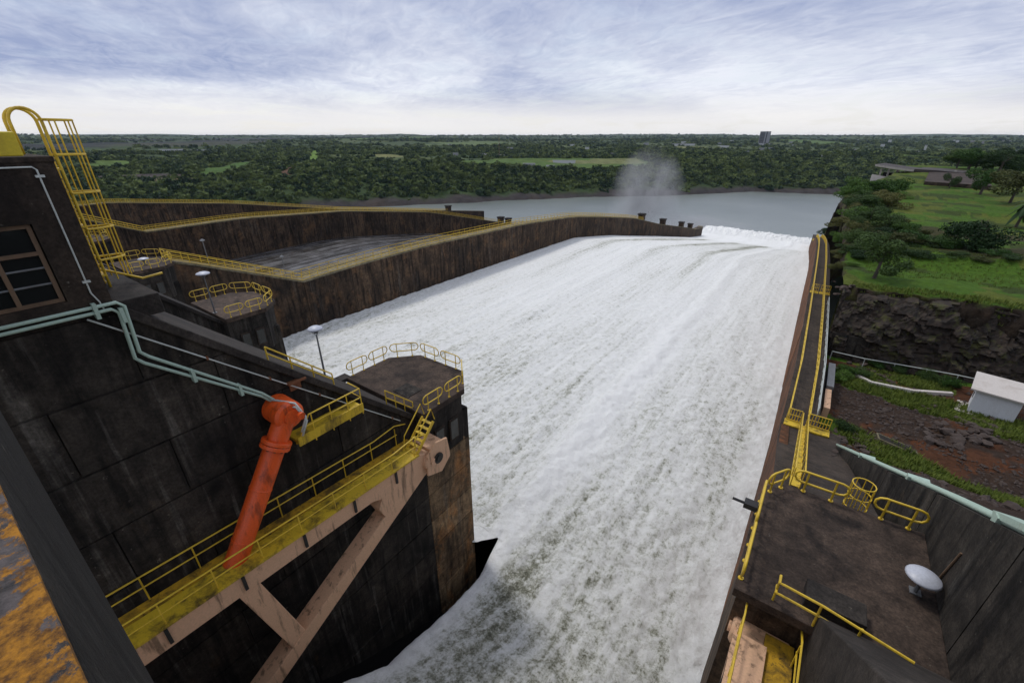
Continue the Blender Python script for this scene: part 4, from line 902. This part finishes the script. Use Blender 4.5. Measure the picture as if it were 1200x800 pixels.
def hbx(x0, x1, y0, y1, z0, z1): return MB().hexa([(hb.x+x+yy*-.1, hb.y+yy-x*.35, hb.z+z) for x, yy, z in ((x0, y0, z0), (x1, y0, z0), (x1, y1, z0), (x0, y1, z0))], [(hb.x+x+yy*-.1, hb.y+yy-x*.35, hb.z+z) for x, yy, z in ((x0, y0, z1), (x1, y0, z1), (x1, y1, z1), (x0, y1, z1))])
hbx(-1.3, 1.3, -.5, .5, -.5, .22).build('frame', M['wallcap'], hs); hbx(-1.18, 1.18, -.38, .38, .2, .235).build('lid', M['coping'], hs)
lw = empty('low_wall', (5, 58, -23), 'short pinkish low wall beside the chute wall walkway at the grassy bench', 'wall')
MB().box(4.0, 4.5, 44, 48, -24.5, -22.6).build('pinkish_wall', M['salmon'], lw); MB().box(4.0, 4.6, 48.1, 54, -24.6, -22.3).build('grey_wall', M['grey_metal'], lw)
gs_ = empty('low_wall', (6.5, 61.5, -23.5), 'low dark concrete wall at the foot of the cliff next to the pipe fence', 'wall')
MB().box(3.9, 7.6, 61.3, 61.8, -25.2, -21.4).build('panel', M['retain'], gs_)
# rubble
def stone_mesh(seed):
    bm = bmesh.new(); bmesh.ops.create_icosphere(bm, subdivisions=1, radius=1); r = random.Random(seed)
    for v in bm.verts: v.co *= r.uniform(.55, 1.2); v.co.z *= .75
    me = bpy.data.meshes.new('stone'); bm.to_mesh(me); bm.free(); me.materials.append(M['stone']); return me
stones = [stone_mesh(k) for k in range(6)]
def put_stones(n, box_, smin, smax):
    k = 0
    while k < n:
        u_, v_ = random.uniform(box_[0], box_[2]), random.uniform(box_[1], box_[3]); p_ = on_bank(u_, v_)
        if p_ is None: continue
        o = bpy.data.objects.new('stone', stones[k % 6]); S.collection.objects.link(o); s_ = random.uniform(smin, smax)*random.uniform(.6, 1)
        o.location = p_+Vector((0, 0, s_*.2)); o.scale = (s_, s_*random.uniform(.6, 1), s_*random.uniform(.6, 1)); o.rotation_euler = (random.uniform(-.3, .3), random.uniform(-.3, .3), random.uniform(0, 6)); o.parent = bank; k += 1
put_stones(110, (975, 470, 1100, 520), .12, .36); put_stones(55, (1085, 490, 1180, 525), .3, .75); put_stones(50, (975, 508, 1030, 535), .2, .42); put_stones(24, (985, 425, 1130, 450), .25, .6); put_stones(30, (1100, 560, 1195, 600), .2, .45)
# rocks on the cliff brow
put_stones(10, (970, 330, 1000, 345), .3, .6)

def gravel(n, lab):
    xs_ = rng.uniform(5.2, 34, n*3); ys__ = rng.uniform(30, 59, n*3); ok = ~grass_band(xs_, ys__) & (xs_ > np.interp(ys__, [0, 21, 39.5, 60], [7.4, 7.4, 5.4, 4.6])) & (fbm(xs_/3, ys__/3, 171, 3) > .42)
    xs_, ys__ = xs_[ok][:n], ys__[ok][:n]; zs_ = bank_h(xs_, ys__); m_ = len(xs_); r_ = .05+.16*rng.random(m_)**3
    o8 = np.array([(1, 0, 0), (0, 1, 0), (-1, 0, 0), (0, -1, 0), (0, 0, .7), (0, 0, -.7)]); f8 = np.array([(0, 1, 4), (1, 2, 4), (2, 3, 4), (3, 0, 4), (1, 0, 5), (2, 1, 5), (3, 2, 5), (0, 3, 5)])
    v = o8[None]*rng.uniform(.6, 1.3, (m_, 6, 1))*r_[:, None, None]; a_ = rng.uniform(0, 6.28, m_); c_, s_ = np.cos(a_)[:, None], np.sin(a_)[:, None]
    v = np.stack([v[..., 0]*c_-v[..., 1]*s_, v[..., 0]*s_+v[..., 1]*c_, v[..., 2]], -1)+np.stack([xs_, ys__, zs_+r_*.25], -1)[:, None]
    f = (f8[None]+6*np.arange(m_)[:, None, None]).reshape(-1, 3); return tag(raw_mesh('gravel', v.reshape(-1, 3), f, M['stone'], smooth=False), lab, 'gravel', kind='stuff')
gravel(7000, 'brown broken stone gravel strewn over the bare bench soil')
# grass tufts on the bench and cliff brow
def tufts(region, n, hmin, hmax, fn=None, name='grass', lab=''):
    V = []; Fc = []
    xs_ = rng.uniform(region[0], region[1], n*4); ys__ = rng.uniform(region[2], region[3], n*4)
    ok = fn(xs_, ys__) if fn else np.ones(n*4, bool); xs_, ys__ = xs_[ok][:n], ys__[ok][:n]; zs_ = bank_h(xs_, ys__)
    m_ = len(xs_); k = 5
    th = rng.uniform(0, 6.28, (m_, k)); hh_ = rng.uniform(hmin, hmax, (m_, k)); w_ = hh_*.10+.01
    bx = xs_[:, None]+rng.normal(0, .08, (m_, k)); by = ys__[:, None]+rng.normal(0, .08, (m_, k)); bz = np.repeat(zs_[:, None], k, 1)-.05
    lean = hh_*rng.uniform(.2, .6, (m_, k)); dx, dy = np.cos(th), np.sin(th)
    p0 = np.stack([bx-dy*w_, by+dx*w_, bz], -1); p1 = np.stack([bx+dy*w_, by-dx*w_, bz], -1); p2 = np.stack([bx+dx*lean, by+dy*lean, bz+hh_], -1)
    v = np.stack([p0, p1, p2], 2).reshape(-1, 3); f = np.arange(len(v)).reshape(-1, 3)
    o = raw_mesh(name, v, f, M['grass'], smooth=False); return tag(o, lab, 'grass', kind='stuff')
tufts((5.5, 40, 22, 62), 16000, .15, .5, grass_band, 'grass', 'bright green grass growing in strips over the stony bench')
tufts((6, 60, 73, 90), 4000, .10, .35, lambda x, y: x > edge(y)+1, 'grass', 'rough green grass along the brow above the rock cliff')

tufts((4.5, 60, 64.0, 66.8), 2600, .15, .5, None, 'grass', 'tall grass hanging over the lip of the rock cliff')
# ---- trees and shrubs
def crown_mesh(seed, leaf, n, spread=(1, 1, .8), mat='leaf', lobes=7):
    r = np.random.default_rng(seed)
    cs = r.normal(0, .42, (lobes, 3))*spread; rs = r.uniform(.32, .6, lobes)
    i = r.integers(0, lobes, n); d = r.normal(0, 1, (n, 3)); d /= np.linalg.norm(d, axis=1)[:, None]
    p_ = cs[i]+d*(rs[i]*r.uniform(.55, 1.05, n)**.6)[:, None]*np.array(spread)
    nrm = d+r.normal(0, .55, (n, 3)); nrm /= np.linalg.norm(nrm, axis=1)[:, None]
    t1 = np.cross(nrm, r.normal(0, 1, (n, 3))); t1 /= np.linalg.norm(t1, axis=1)[:, None]; t2 = np.cross(nrm, t1)
    s_ = leaf*r.uniform(.5, 1.3, n)[:, None]
    v = np.stack([p_-t1*s_*.55, p_+t2*s_*.9+nrm*s_*.2, p_+t1*s_*.55, p_-t2*s_*.9+nrm*s_*.15], 1).reshape(-1, 3)
    f = np.arange(len(v)).reshape(-1, 4); me_o = raw_mesh('crown', v, f, M[mat], smooth=False); me = me_o.data; bpy.data.objects.remove(me_o); return me
CR = {k: [crown_mesh(200+i*7+j, .055, 6000, (1, 1, .8), k) for i in range(3)] for j, k in enumerate(('leaf', 'leaf_dark', 'leaf_olive'))}
SHR = {k: [crown_mesh(400+i*7+j, .06, 5000, (1.15, 1.15, .62), k, 12) for i in range(2)] for j, k in enumerate(('leaf', 'leaf_dark', 'leaf_olive'))}
def trunk_mesh(seed):
    r = random.Random(seed); mb = MB(); mb.tube([(0, 0, -.04), (.02, .01, .25), (.0, .03, .5), (.03, .02, .8)], [.055, .042, .034, .014], 7)
    for k in range(6):
        a = r.uniform(0, 6.28); z = r.uniform(.3, .55); e = r.uniform(.22, .36); mb.tube([(.01, .02, z), (e*.5*math.cos(a), e*.5*math.sin(a), z+.14), (e*math.cos(a), e*math.sin(a), z+.32)], [.022, .015, .006], 5)
    o = mb.build('trunk', M['bark']); me = o.data; bpy.data.objects.remove(o); return me
TR = [trunk_mesh(k) for k in range(3)]
def plant(kind, p_, h, w, mat, label, group, shrub=False):
    name = 'shrub' if shrub else 'tree'
    r = empty(name, p_, label, 'shrub' if shrub else 'tree', group); r.rotation_euler.z = random.uniform(0, 6.28)
    tr = bpy.data.objects.new('stem' if shrub else 'trunk', random.choice(TR)); S.collection.objects.link(tr); tr.parent = r; tr.scale = (h*(.7 if shrub else .9), h*(.7 if shrub else .9), h)
    me = random.choice(SHR[mat] if shrub else CR[mat]); c_ = bpy.data.objects.new('foliage' if shrub else 'crown', me); S.collection.objects.link(c_); c_.parent = r
    c_.location = (0, 0, h*(.45 if shrub else .66)); c_.scale = (w*.6, w*.6, h*(.72 if shrub else .48)); return r
def at_bank(x, y): return Vector((x, y, float(bank_h(x, y))))
def plant_px(u, v, hpx, wpx, mat, label, group, shrub=False):
    p_ = on_bank(u, v)
    if p_ is None: return
    fw = Vector((-math.sin(YAW)*math.cos(PITCH), math.cos(YAW)*math.cos(PITCH), -math.sin(PITCH))); dep = p_.dot(fw)
    return plant('t', p_, hpx*dep/F_PX/.92, wpx*dep/F_PX, mat, label, group, shrub)
plant_px(1024, 326, 42, 42, 'leaf_dark', 'small dark tree standing alone on the brow of the rock cliff', 'trees on the right bank')
plant_px(1140, 292, 36, 44, 'leaf_dark', 'round dark bush on the lawn slope', 'shrubs on the right bank', True)
plant_px(1148, 228, 28, 24, 'leaf', 'bright green young tree beside the terrace paving', 'trees on the right bank')
plant_px(1112, 221, 14, 11, 'leaf_dark', 'small round tree in front of the pavilion terrace', 'trees on the right bank')
plant_px(1183, 238, 30, 44, 'leaf_olive', 'olive green spreading tree at the edge of the lawn near the palm', 'trees on the right bank')
plant_px(1222, 250, 40, 50, 'leaf_olive', 'olive green spreading tree at the edge of the lawn near the palm', 'trees on the right bank')
edge_px = [(992, 232, 20, 26), (1006, 226, 22, 30), (1022, 222, 20, 30), (1038, 226, 20, 28), (1052, 222, 18, 26), (1004, 242, 22, 30), (1022, 242, 24, 34), (1040, 243, 22, 32), (1000, 258, 20, 30),
           (1018, 262, 22, 34), (1040, 266, 20, 34), (986, 266, 18, 22), (984, 284, 16, 20), (1000, 284, 20, 30), (1024, 284, 20, 36), (1048, 284, 20, 34), (1070, 284, 20, 34), (1092, 288, 18, 32), (1010, 302, 16, 26),
           (984, 300, 16, 20), (1112, 290, 16, 30), (1062, 298, 14, 28), (1085, 302, 12, 26), (978, 316, 12, 16), (1165, 300, 10, 22), (1185, 304, 10, 24), (1012, 232, 16, 20), (1030, 234, 14, 20), (1046, 234, 12, 18), (1010, 252, 16, 20), (1030, 254, 16, 22), (1052, 262, 14, 20), (1062, 272, 14, 22), (1012, 274, 14, 20), (1032, 276, 14, 22), (1080, 276, 14, 20), (1104, 282, 12, 20), (994, 294, 12, 18), (1020, 294, 12, 22), (1040, 292, 12, 22), (1000, 312, 10, 18), (1060, 312, 8, 16), (1120, 300, 8, 20), (1150, 306, 8, 22)]
for i, (u_, v_, h_, w_) in enumerate(edge_px):
    k_ = ('leaf', 'leaf_dark', 'leaf_dark', 'leaf_olive')[i % 4] if i > 3 else 'leaf'
    plant_px(u_, v_, h_*random.uniform(.5, .85), w_*random.uniform(.6, .95), k_, {'leaf': 'mid green', 'leaf_dark': 'dark green', 'leaf_olive': 'olive'}[k_]+' shrub '+('on the terrace edge near the pavilion parapet' if v_ < 236 else 'on the terrace edge midway along the lawn' if v_ < 262 else 'in the scrub band below the lawn' if v_ < 291 else 'on the rough grass behind the cliff brow'), 'shrubs on the terrace edge', True)
for i in range(26):
    y_ = random.uniform(262, 305); x_ = random.uniform(34, 115)*y_/250; k_ = ('leaf_dark', 'leaf_dark', 'leaf')[i % 3]
    plant('t', at_bank(x_, y_), random.uniform(6, 9), random.uniform(8, 12), k_, 'dark tree in the grove behind the pavilion' if k_ == 'leaf_dark' else 'brighter green tree in the grove behind the pavilion', 'grove behind the pavilion')
for i in range(14):
    y_ = random.uniform(235, 320); x_ = float(edge(y_))-random.uniform(4, 20); plant('t', at_bank(x_, y_), random.uniform(4, 6.5), random.uniform(5, 8), 'leaf_dark', 'dark tree on the steep river slope below the pavilion', 'trees on the river slope')
for i, (u_, v_) in enumerate(((992, 438), (1005, 440), (1030, 432), (1050, 436), (1062, 430), (1090, 445), (985, 446), (990, 504), (1110, 452))): plant_px(u_, v_, 12, 16, ('leaf', 'leaf_dark')[i % 2], 'low leafy plant at the foot of the rock cliff' if v_ < 460 else 'low leafy plant growing in the rubble by the cross railing', 'low plants on the bench', True)
for i in range(16):
    y_ = random.uniform(95, 190); x_ = max(float(edge(y_))-random.uniform(0, 3.0), float(xr(y_))+5.0)
    plant('t', at_bank(x_, y_), random.uniform(1.2, 2.2), random.uniform(1.8, 2.8), ('leaf_dark', 'leaf_olive')[i % 2], ('dark' if i % 2 == 0 else 'olive')+' scrub clinging to the steep bank just behind the chute wall', 'scrub behind the chute wall', True)
# palm
pb = on_bank(1190, 266)
pm = empty('palm_tree', pb, 'small dark palm tree leaning on the lawn', 'tree')
MB().tube([pb-Vector((0, 0, .2)), pb+Vector((.15, 0, 2)), pb+Vector((.5, 0, 4.2))], [.24, .19, .15], 8).build('trunk', M['bark'], pm)
for k in range(13):
    a = k*2.4; el = .5-.09*k; L_ = 2.5; P_ = [pb+Vector((.5, 0, 4.2))+Vector((math.cos(a)*L_*s_, math.sin(a)*L_*s_, L_*(el*s_*1.5-.75*s_*s_))) for s_ in (0, .3, .6, .85, 1)]
    sd_ = Vector((-math.sin(a), math.cos(a), 0)); mb = MB(); w5 = (.05, .42, .45, .28, .03)
    vs = [q for p_, w_ in zip(P_, w5) for q in (p_-sd_*w_-Vector((0, 0, w_*.4)), p_, p_+sd_*w_-Vector((0, 0, w_*.4)))]
    mb.add(vs, [f for i in range(4) for f in ((3*i, 3*i+1, 3*i+4, 3*i+3), (3*i+1, 3*i+2, 3*i+5, 3*i+4))]); mb.build('frond', M['leaf_dark'], pm)

# pavilion
pv0 = on_bank(1090, 216); pv = empty('pavilion', (pv0.x, pv0.y, pv0.z), 'low lookout pavilion with long flat cantilevered roof at the end of the lawn', 'building')
fw = Vector((-math.sin(YAW)*math.cos(PITCH), math.cos(YAW)*math.cos(PITCH), -math.sin(PITCH)))
dep = 250.0
def P3(u_, v_, dy=0): d = ray(u_, v_); return d*((dep+dy)/d.y)
M['roof_dark'] = paint('dark_roof', (0.05, 0.04, 0.035), .8); M['fascia'] = paint('pale_fascia', (.42, .38, .33), .7)
def slab(pts, th, name, mat, depth):       # pts: front edge pixel points at the pavilion's distance, extruded back
    mb = MB()
    for (a, c) in zip(pts[:-1], pts[1:]):
        p_, q_ = P3(*a), P3(*c); d_ = Vector((.25, 1, 0)).normalized()*depth
        mb.hexa([p_-Vector((0, 0, th)), q_-Vector((0, 0, th)), q_+d_-Vector((0, 0, th)), p_+d_-Vector((0, 0, th))], [p_, q_, q_+d_, p_+d_])
    return mb.build(name, M[mat], pv)
r1 = slab([(1026, 192.5), (1045, 195.5), (1071, 199)], .5, 'cantilever_roof', 'roof_dark', 16)
mb = MB()
for a, c in (((1026, 192.6), (1045, 195.6)), ((1045, 195.6), (1071, 199.1))):
    p_, q_ = P3(*a, -.3), P3(*c, -.3); mb.hexa([p_-Vector((0, 0, .75)), q_-Vector((0, 0, .75)), q_+Vector((0, .25, -.75)), p_+Vector((0, .25, -.75))], [p_, q_, q_+Vector((0, .25, 0)), p_+Vector((0, .25, 0))])
mb.build('fascia', M['fascia'], pv)
slab([(1072, 198.2), (1096, 199.5), (1128, 202.5)], 1.1, 'main_roof', 'roof_dark', 18)
slab([(1100, 203.2), (1128, 205.6)], .9, 'entrance_canopy', 'white_wall', 6)
for u_ in (1034, 1043, 1053, 1063, 1075, 1085, 1096, 1108, 1122):
    q_ = P3(u_, 196, 4); zb_ = float(bank_h(q_.x, q_.y)); q_.z = q_.z-1.2 if u_ > 1071 else q_.z-.6
    MB().box(q_.x-.3, q_.x+.3, q_.y-.3, q_.y+.3, min(zb_, q_.z-3)-.5, q_.z).build('column', M['fascia'], pv)
for u0_, u1_ in ((1036, 1050), (1055, 1068), (1078, 1094), (1098, 1124)):
    a, c = P3(u0_, 200, 9), P3(u1_, 201, 9); zb_ = float(bank_h(a.x, a.y)); MB().hexa([(a.x, a.y, zb_-1), (c.x, c.y, zb_-1), (c.x, c.y+.4, zb_-1), (a.x, a.y+.4, zb_-1)], [(a.x, a.y, a.z-.5), (c.x, c.y, c.z-.5), (c.x, c.y+.4, c.z-.5), (a.x, a.y+.4, a.z-.5)]).build('glazed_front', M['glass'], pv)
tp = empty('paved_terrace', (40, 240, -14), 'grey brown paved terrace in front of the pavilion', 'terrace')
q1, q2, q3, q4 = on_bank(1082, 216.5), on_bank(1160, 223), P3(1150, 216, 0), P3(1085, 212, 0)
mb = MB(); zt_ = max(q1.z, q2.z, float(bank_h(q3.x, q3.y)), float(bank_h(q4.x, q4.y)))+.25
mb.hexa([(q.x, q.y, zt_-2) for q in (q1, q2, q3, q4)], [(q.x, q.y, zt_) for q in (q1, q2, q3, q4)]).build('paving', M['deck'], tp)
rf_ = empty('lookout_parapet', P3(1030, 206), 'low ochre parapet wall at the river end of the pavilion', 'wall')
a, c = P3(1022, 204.5), P3(1043, 208); MB().hexa([(a.x, a.y, a.z-4), (c.x, c.y, c.z-4), (c.x, c.y+1, c.z-4), (a.x, a.y+1, a.z-4)], [(a.x, a.y, a.z), (c.x, c.y, c.z), (c.x, c.y+1, c.z), (a.x, a.y+1, a.z)]).build('parapet', M['pale_roof'], rf_)

# ================================================================= FAR BANK: forest, buildings
def forest_points():
    pts = []; n = 0
    a = np.radians(rng.uniform(-92, 16, 60000)); r = np.sqrt(rng.uniform(420**2, 2000**2, 60000)); pts.append((r*np.sin(a), r*np.cos(a), 1.0))
    a = np.radians(rng.uniform(-92, 16, 26000)); r = np.sqrt(rng.uniform(1900**2, 5200**2, 26000)); pts.append((r*np.sin(a), r*np.cos(a), 1.35))
    a = np.radians(rng.uniform(-92, 16, 9000)); r = np.sqrt(rng.uniform(5000**2, 10500**2, 9000)); pts.append((r*np.sin(a), r*np.cos(a), 2.0))
    P_, Sc = [], []
    for x, y, s_ in pts:
        d = shore(x, y); keep = (d > 16+rng.uniform(0, 30, len(x))) & (field_at(x, y) < 0)
        dens = np.where(d < 330, 1.0, np.clip(fbm(x/190, y/190, 61, 3)*2.6-.75, .04, 1)); keep &= rng.uniform(0, 1, len(x)) < dens
        x, y = x[keep], y[keep]; P_.append(np.stack([x, y, far_h(x, y)], -1)); Sc.append(s_*(2.8+7.2*rng.random(len(x))**1.6))
    return np.concatenate(P_), np.concatenate(Sc)
pts, scl = forest_points()
pc = bpy.data.collections.new('forest_prototypes')
for k in range(4):
    me = crown_mesh(700+k, .42, 150, (1, 1, .85), 'leaf_far', 6)
    o = bpy.data.objects.new('far_tree', me); pc.objects.link(o)
fm = bpy.data.meshes.new('forest'); fm.vertices.add(len(pts)); fm.vertices.foreach_set('co', pts.astype(np.float32).ravel())
at_ = fm.attributes.new('sc', 'FLOAT', 'POINT'); at_.data.foreach_set('value', scl.astype(np.float32)); fm.update()
fo = bpy.data.objects.new('forest', fm); S.collection.objects.link(fo); tag(fo, 'dark green forest covering the far river bank', 'forest', kind='stuff')
gn = bpy.data.node_groups.new('forest_nodes', 'GeometryNodeTree'); gn.interface.new_socket('Geometry', in_out='INPUT', socket_type='NodeSocketGeometry'); gn.interface.new_socket('Geometry', in_out='OUTPUT', socket_type='NodeSocketGeometry')
gi, go = gn.nodes.new('NodeGroupInput'), gn.nodes.new('NodeGroupOutput'); ci = gn.nodes.new('GeometryNodeCollectionInfo'); ci.inputs['Collection'].default_value = pc; ci.inputs['Separate Children'].default_value = True; ci.inputs['Reset Children'].default_value = True
ip = gn.nodes.new('GeometryNodeInstanceOnPoints'); ip.inputs['Pick Instance'].default_value = True
mp_ = gn.nodes.new('GeometryNodeMeshToPoints'); rv = gn.nodes.new('FunctionNodeRandomValue'); rv.data_type = 'FLOAT_VECTOR'; rv.inputs[0].default_value = (0, 0, 0); rv.inputs[1].default_value = (.2, .2, 6.28)
na = gn.nodes.new('GeometryNodeInputNamedAttribute'); na.data_type = 'FLOAT'; na.inputs['Name'].default_value = 'sc'
gn.links.new(gi.outputs[0], mp_.inputs[0]); gn.links.new(mp_.outputs[0], ip.inputs['Points']); gn.links.new(ci.outputs[0], ip.inputs['Instance']); gn.links.new(rv.outputs[0], ip.inputs['Rotation']); gn.links.new(na.outputs[0], ip.inputs['Scale']); gn.links.new(ip.outputs[0], go.inputs[0])
fo.modifiers.new('scatter', 'NODES').node_group = gn

M['bld_white'] = paint('far_white_wall', (.55, .55, .55), .8, (.4, .4, .4), .3, .05); M['bld_grey'] = paint('far_grey_wall', (.30, .30, .31), .8, (.2, .2, .2), .3, .05); M['bld_dark'] = paint('far_dark_wall', (.05, .045, .045), .6, (.03, .03, .03), .3, .05)
def far_box(u0, u1, v0, v1, mat, label, name='far_building', depth=30, group='buildings on the far bank', dist=None, roof=True):
    g_ = hit((u0+u1)/2, v1, far_h) if dist is None else None
    if g_ is None: d = ray((u0+u1)/2, v1); dd = dist or 6000; g_ = d*(dd/math.hypot(d.x, d.y))
    k = math.hypot(g_.x, g_.y)
    def at(u_, v_): d = ray(u_, v_); return d*(k/math.hypot(d.x, d.y))
    a, c = at(u0, v1), at(u1, v1); h = at((u0+u1)/2, v0).z-at((u0+u1)/2, v1).z; zb_ = min(a.z, c.z); d_ = Vector((g_.x, g_.y, 0)).normalized()*depth
    r = empty(name, (g_.x, g_.y, zb_), label, 'building', group)
    MB().hexa([(q.x, q.y, zb_-8) for q in (a, c, c+d_, a+d_)], [(q.x, q.y, zb_+h) for q in (a, c, c+d_, a+d_)]).build('wall', M[mat], r)
    if roof:
        e = (c-a)*.03; MB().hexa([(q.x, q.y, zb_+h) for q in (a-e, c+e, c+e+d_, a-e+d_)], [(q.x, q.y, zb_+h*1.15) for q in (a-e, c+e, c+e+d_, a-e+d_)]).build('roof', M['bld_grey' if mat == 'bld_white' else mat], r)
    return r, a, c, zb_, h, d_
far_box(187, 215, 175.2, 178, 'bld_white', 'long white warehouse among the fields across the river'); far_box(216, 243, 176, 178.5, 'bld_white', 'second white shed beside the long white warehouse')
# tower block
r, a, c, zb_, h, d_ = far_box(888, 900.5, 154, 169, 'bld_grey', 'dark and pale office tower rising above the far forest', 'office_tower', 34, None, roof=False)
for k in range(7):
    z_ = zb_+h*(.1+.12*k); e = Vector((d_.x, d_.y, 0)).normalized()*-.4; q0, q1_ = a.lerp(c, .05)+e, a.lerp(c, .48)+e
    MB().hexa([(q.x, q.y, z_) for q in (q0, q1_, q1_-e*3, q0-e*3)], [(q.x, q.y, z_+h*.1) for q in (q0, q1_, q1_-e*3, q0-e*3)]).build('window_band', M['bld_dark'], r)
q0 = a.lerp(c, .6)-Vector((d_.x, d_.y, 0)).normalized()*.4; q1_ = a.lerp(c, .7)-Vector((d_.x, d_.y, 0)).normalized()*.4; MB().hexa([(q.x, q.y, zb_) for q in (q0, q1_, q1_+d_*.1, q0+d_*.1)], [(q.x, q.y, zb_+h) for q in (q0, q1_, q1_+d_*.1, q0+d_*.1)]).build('dark_strip', M['bld_dark'], r)
far_box(884, 904, 168.6, 170.2, 'bld_white', 'low white base building at the foot of the office tower', depth=40)
far_box(870, 889, 177.8, 180.5, 'bld_white', 'white hall in the forest below the office tower'); far_box(788, 814, 168.8, 171, 'bld_white', 'long pale building left of the office tower in the forest'); far_box(841, 854, 171, 173, 'bld_white', 'pale low building between the long building and the tower')
far_box(563, 570, 181, 184, 'bld_white', 'small white house by the clearing mast'); far_box(648, 674, 188.5, 191.5, 'bld_white', 'row of white houses at the edge of the bright clearing', depth=14); far_box(613, 627, 192, 194.5, 'bld_grey', 'grey hut in the bright clearing', depth=12); far_box(640, 650, 194, 195.5, 'bld_white', 'small white hut at the lower end of the clearing', depth=8)
far_box(1178, 1196, 177.5, 181, 'bld_white', 'white building at the forest edge behind the grove'); far_box(970, 976, 177.5, 180, 'bld_white', 'small white house in the wood across the river bend'); far_box(1082, 1085, 171, 176, 'bld_white', 'pale slim building far off above the pavilion')
for k in range(34):
    u_ = random.uniform(780, 1190); v_ = random.uniform(164.5, 169); w_ = random.uniform(2, 5); far_box(u_, u_+w_, v_-random.uniform(.8, 1.6), v_, random.choice(('bld_white', 'bld_white', 'bld_grey')), 'tiny pale house in the distant town', 'town_house', 15, 'houses of the distant town', dist=random.uniform(3500, 5500), roof=False)
for k in range(22):
    u_ = random.choice((random.uniform(1100, 1160), random.uniform(985, 1005), random.uniform(1060, 1195))); w_ = random.uniform(1.5, 3.5); far_box(u_, u_+w_, 165-random.uniform(1.0, 4.2), 166, random.choice(('bld_grey', 'bld_white')), 'pale high-rise on the hazy skyline', 'high_rise', 25, 'high-rises on the skyline', dist=9000, roof=False)
for k in range(30):
    u_ = random.uniform(520, 1180); v_ = random.uniform(168, 186); w_ = random.uniform(3, 7); far_box(u_, u_+w_, v_-random.uniform(1.5, 2.6), v_, ('bld_white', 'bld_white', 'bld_grey')[k % 3], ('white', 'white', 'grey')[k % 3]+' house among the trees of the far bank', 'house', 12, 'houses in the far woods')
# mast
g_ = hit(585, 184, far_h); ms = empty('lattice_mast', g_, 'thin red and white lattice mast beside the far clearing', 'mast'); k_ = math.hypot(g_.x, g_.y)*.041
for dx in (-1, 1): MB().tube([g_+Vector((dx*1.2, 0, -2)), g_+Vector((0, 0, k_))], .35, 4).build('leg', M['rust'], ms)
for k in range(8): z_ = k_*k/8; w_ = 1.2*(1-k/8); MB().tube([g_+Vector((-w_, 0, z_)), g_+Vector((w_*.85, 0, z_+k_/8))], .25, 4).build('lattice_brace', M['bld_white'] if k % 2 else M['rust'], ms)

# ================================================================= AIR
# spray plume drifting up from the plunge pool
m = bpy.data.materials.new('spray_mist'); m.use_nodes = True; t = m.node_tree; t.nodes.remove(t.nodes['Principled BSDF'])
tc2 = N(t, 'ShaderNodeTexCoord').outputs['Object']; gp = N(t, 'ShaderNodeNewGeometry').outputs['Position']
gr2 = N(t, 'ShaderNodeTexGradient', gradient_type='SPHERICAL'); t.links.new(tc2, gr2.inputs[0])
nn = ramp(t, noise(t, mapping(t, gp, sc=(1, 1, .6)), .028, 5, .6, .5), [(.42, 0.0), (.72, 1.0)])
pvn = N(t, 'ShaderNodeVolumePrincipled'); pvn.inputs['Color'].default_value = (.99, .99, 1.0, 1); pvn.inputs['Anisotropy'].default_value = .3
t.links.new(math_node(t, 'MULTIPLY', math_node(t, 'MULTIPLY', nn, gr2.outputs['Fac']), .095), pvn.inputs['Density'])
t.links.new(pvn.outputs[0], t.nodes['Material Output'].inputs['Volume'])
def plume(c, s, lab):
    bm = bmesh.new(); bmesh.ops.create_icosphere(bm, subdivisions=3, radius=1); me = bpy.data.meshes.new('spray_plume'); bm.to_mesh(me); bm.free(); me.materials.append(m)
    o = bpy.data.objects.new('spray_plume', me); S.collection.objects.link(o); o.location = c; o.scale = s; tag(o, lab, 'mist', kind='stuff')
plume((-165, 480, -66), (42, 45, 60), 'white spray plume drifting over the river beyond the divider wall end')
plume((-110, 450, -88), (90, 60, 20), 'low white spray hanging over the river past the chute lip')

hz = MB().box(-16000, 16000, -3000, 16000, -125, 60).build('haze', None); tag(hz, 'pale blue haze in the air over the valley', 'haze', kind='stuff')
m = bpy.data.materials.new('haze_air'); m.use_nodes = True; t = m.node_tree; t.nodes.remove(t.nodes['Principled BSDF'])
pvn = N(t, 'ShaderNodeVolumePrincipled'); pvn.inputs['Color'].default_value = (.66, .80, 1.0, 1); pvn.inputs['Density'].default_value = 0.000025
t.links.new(pvn.outputs[0], t.nodes['Material Output'].inputs['Volume']); hz.data.materials.append(m)
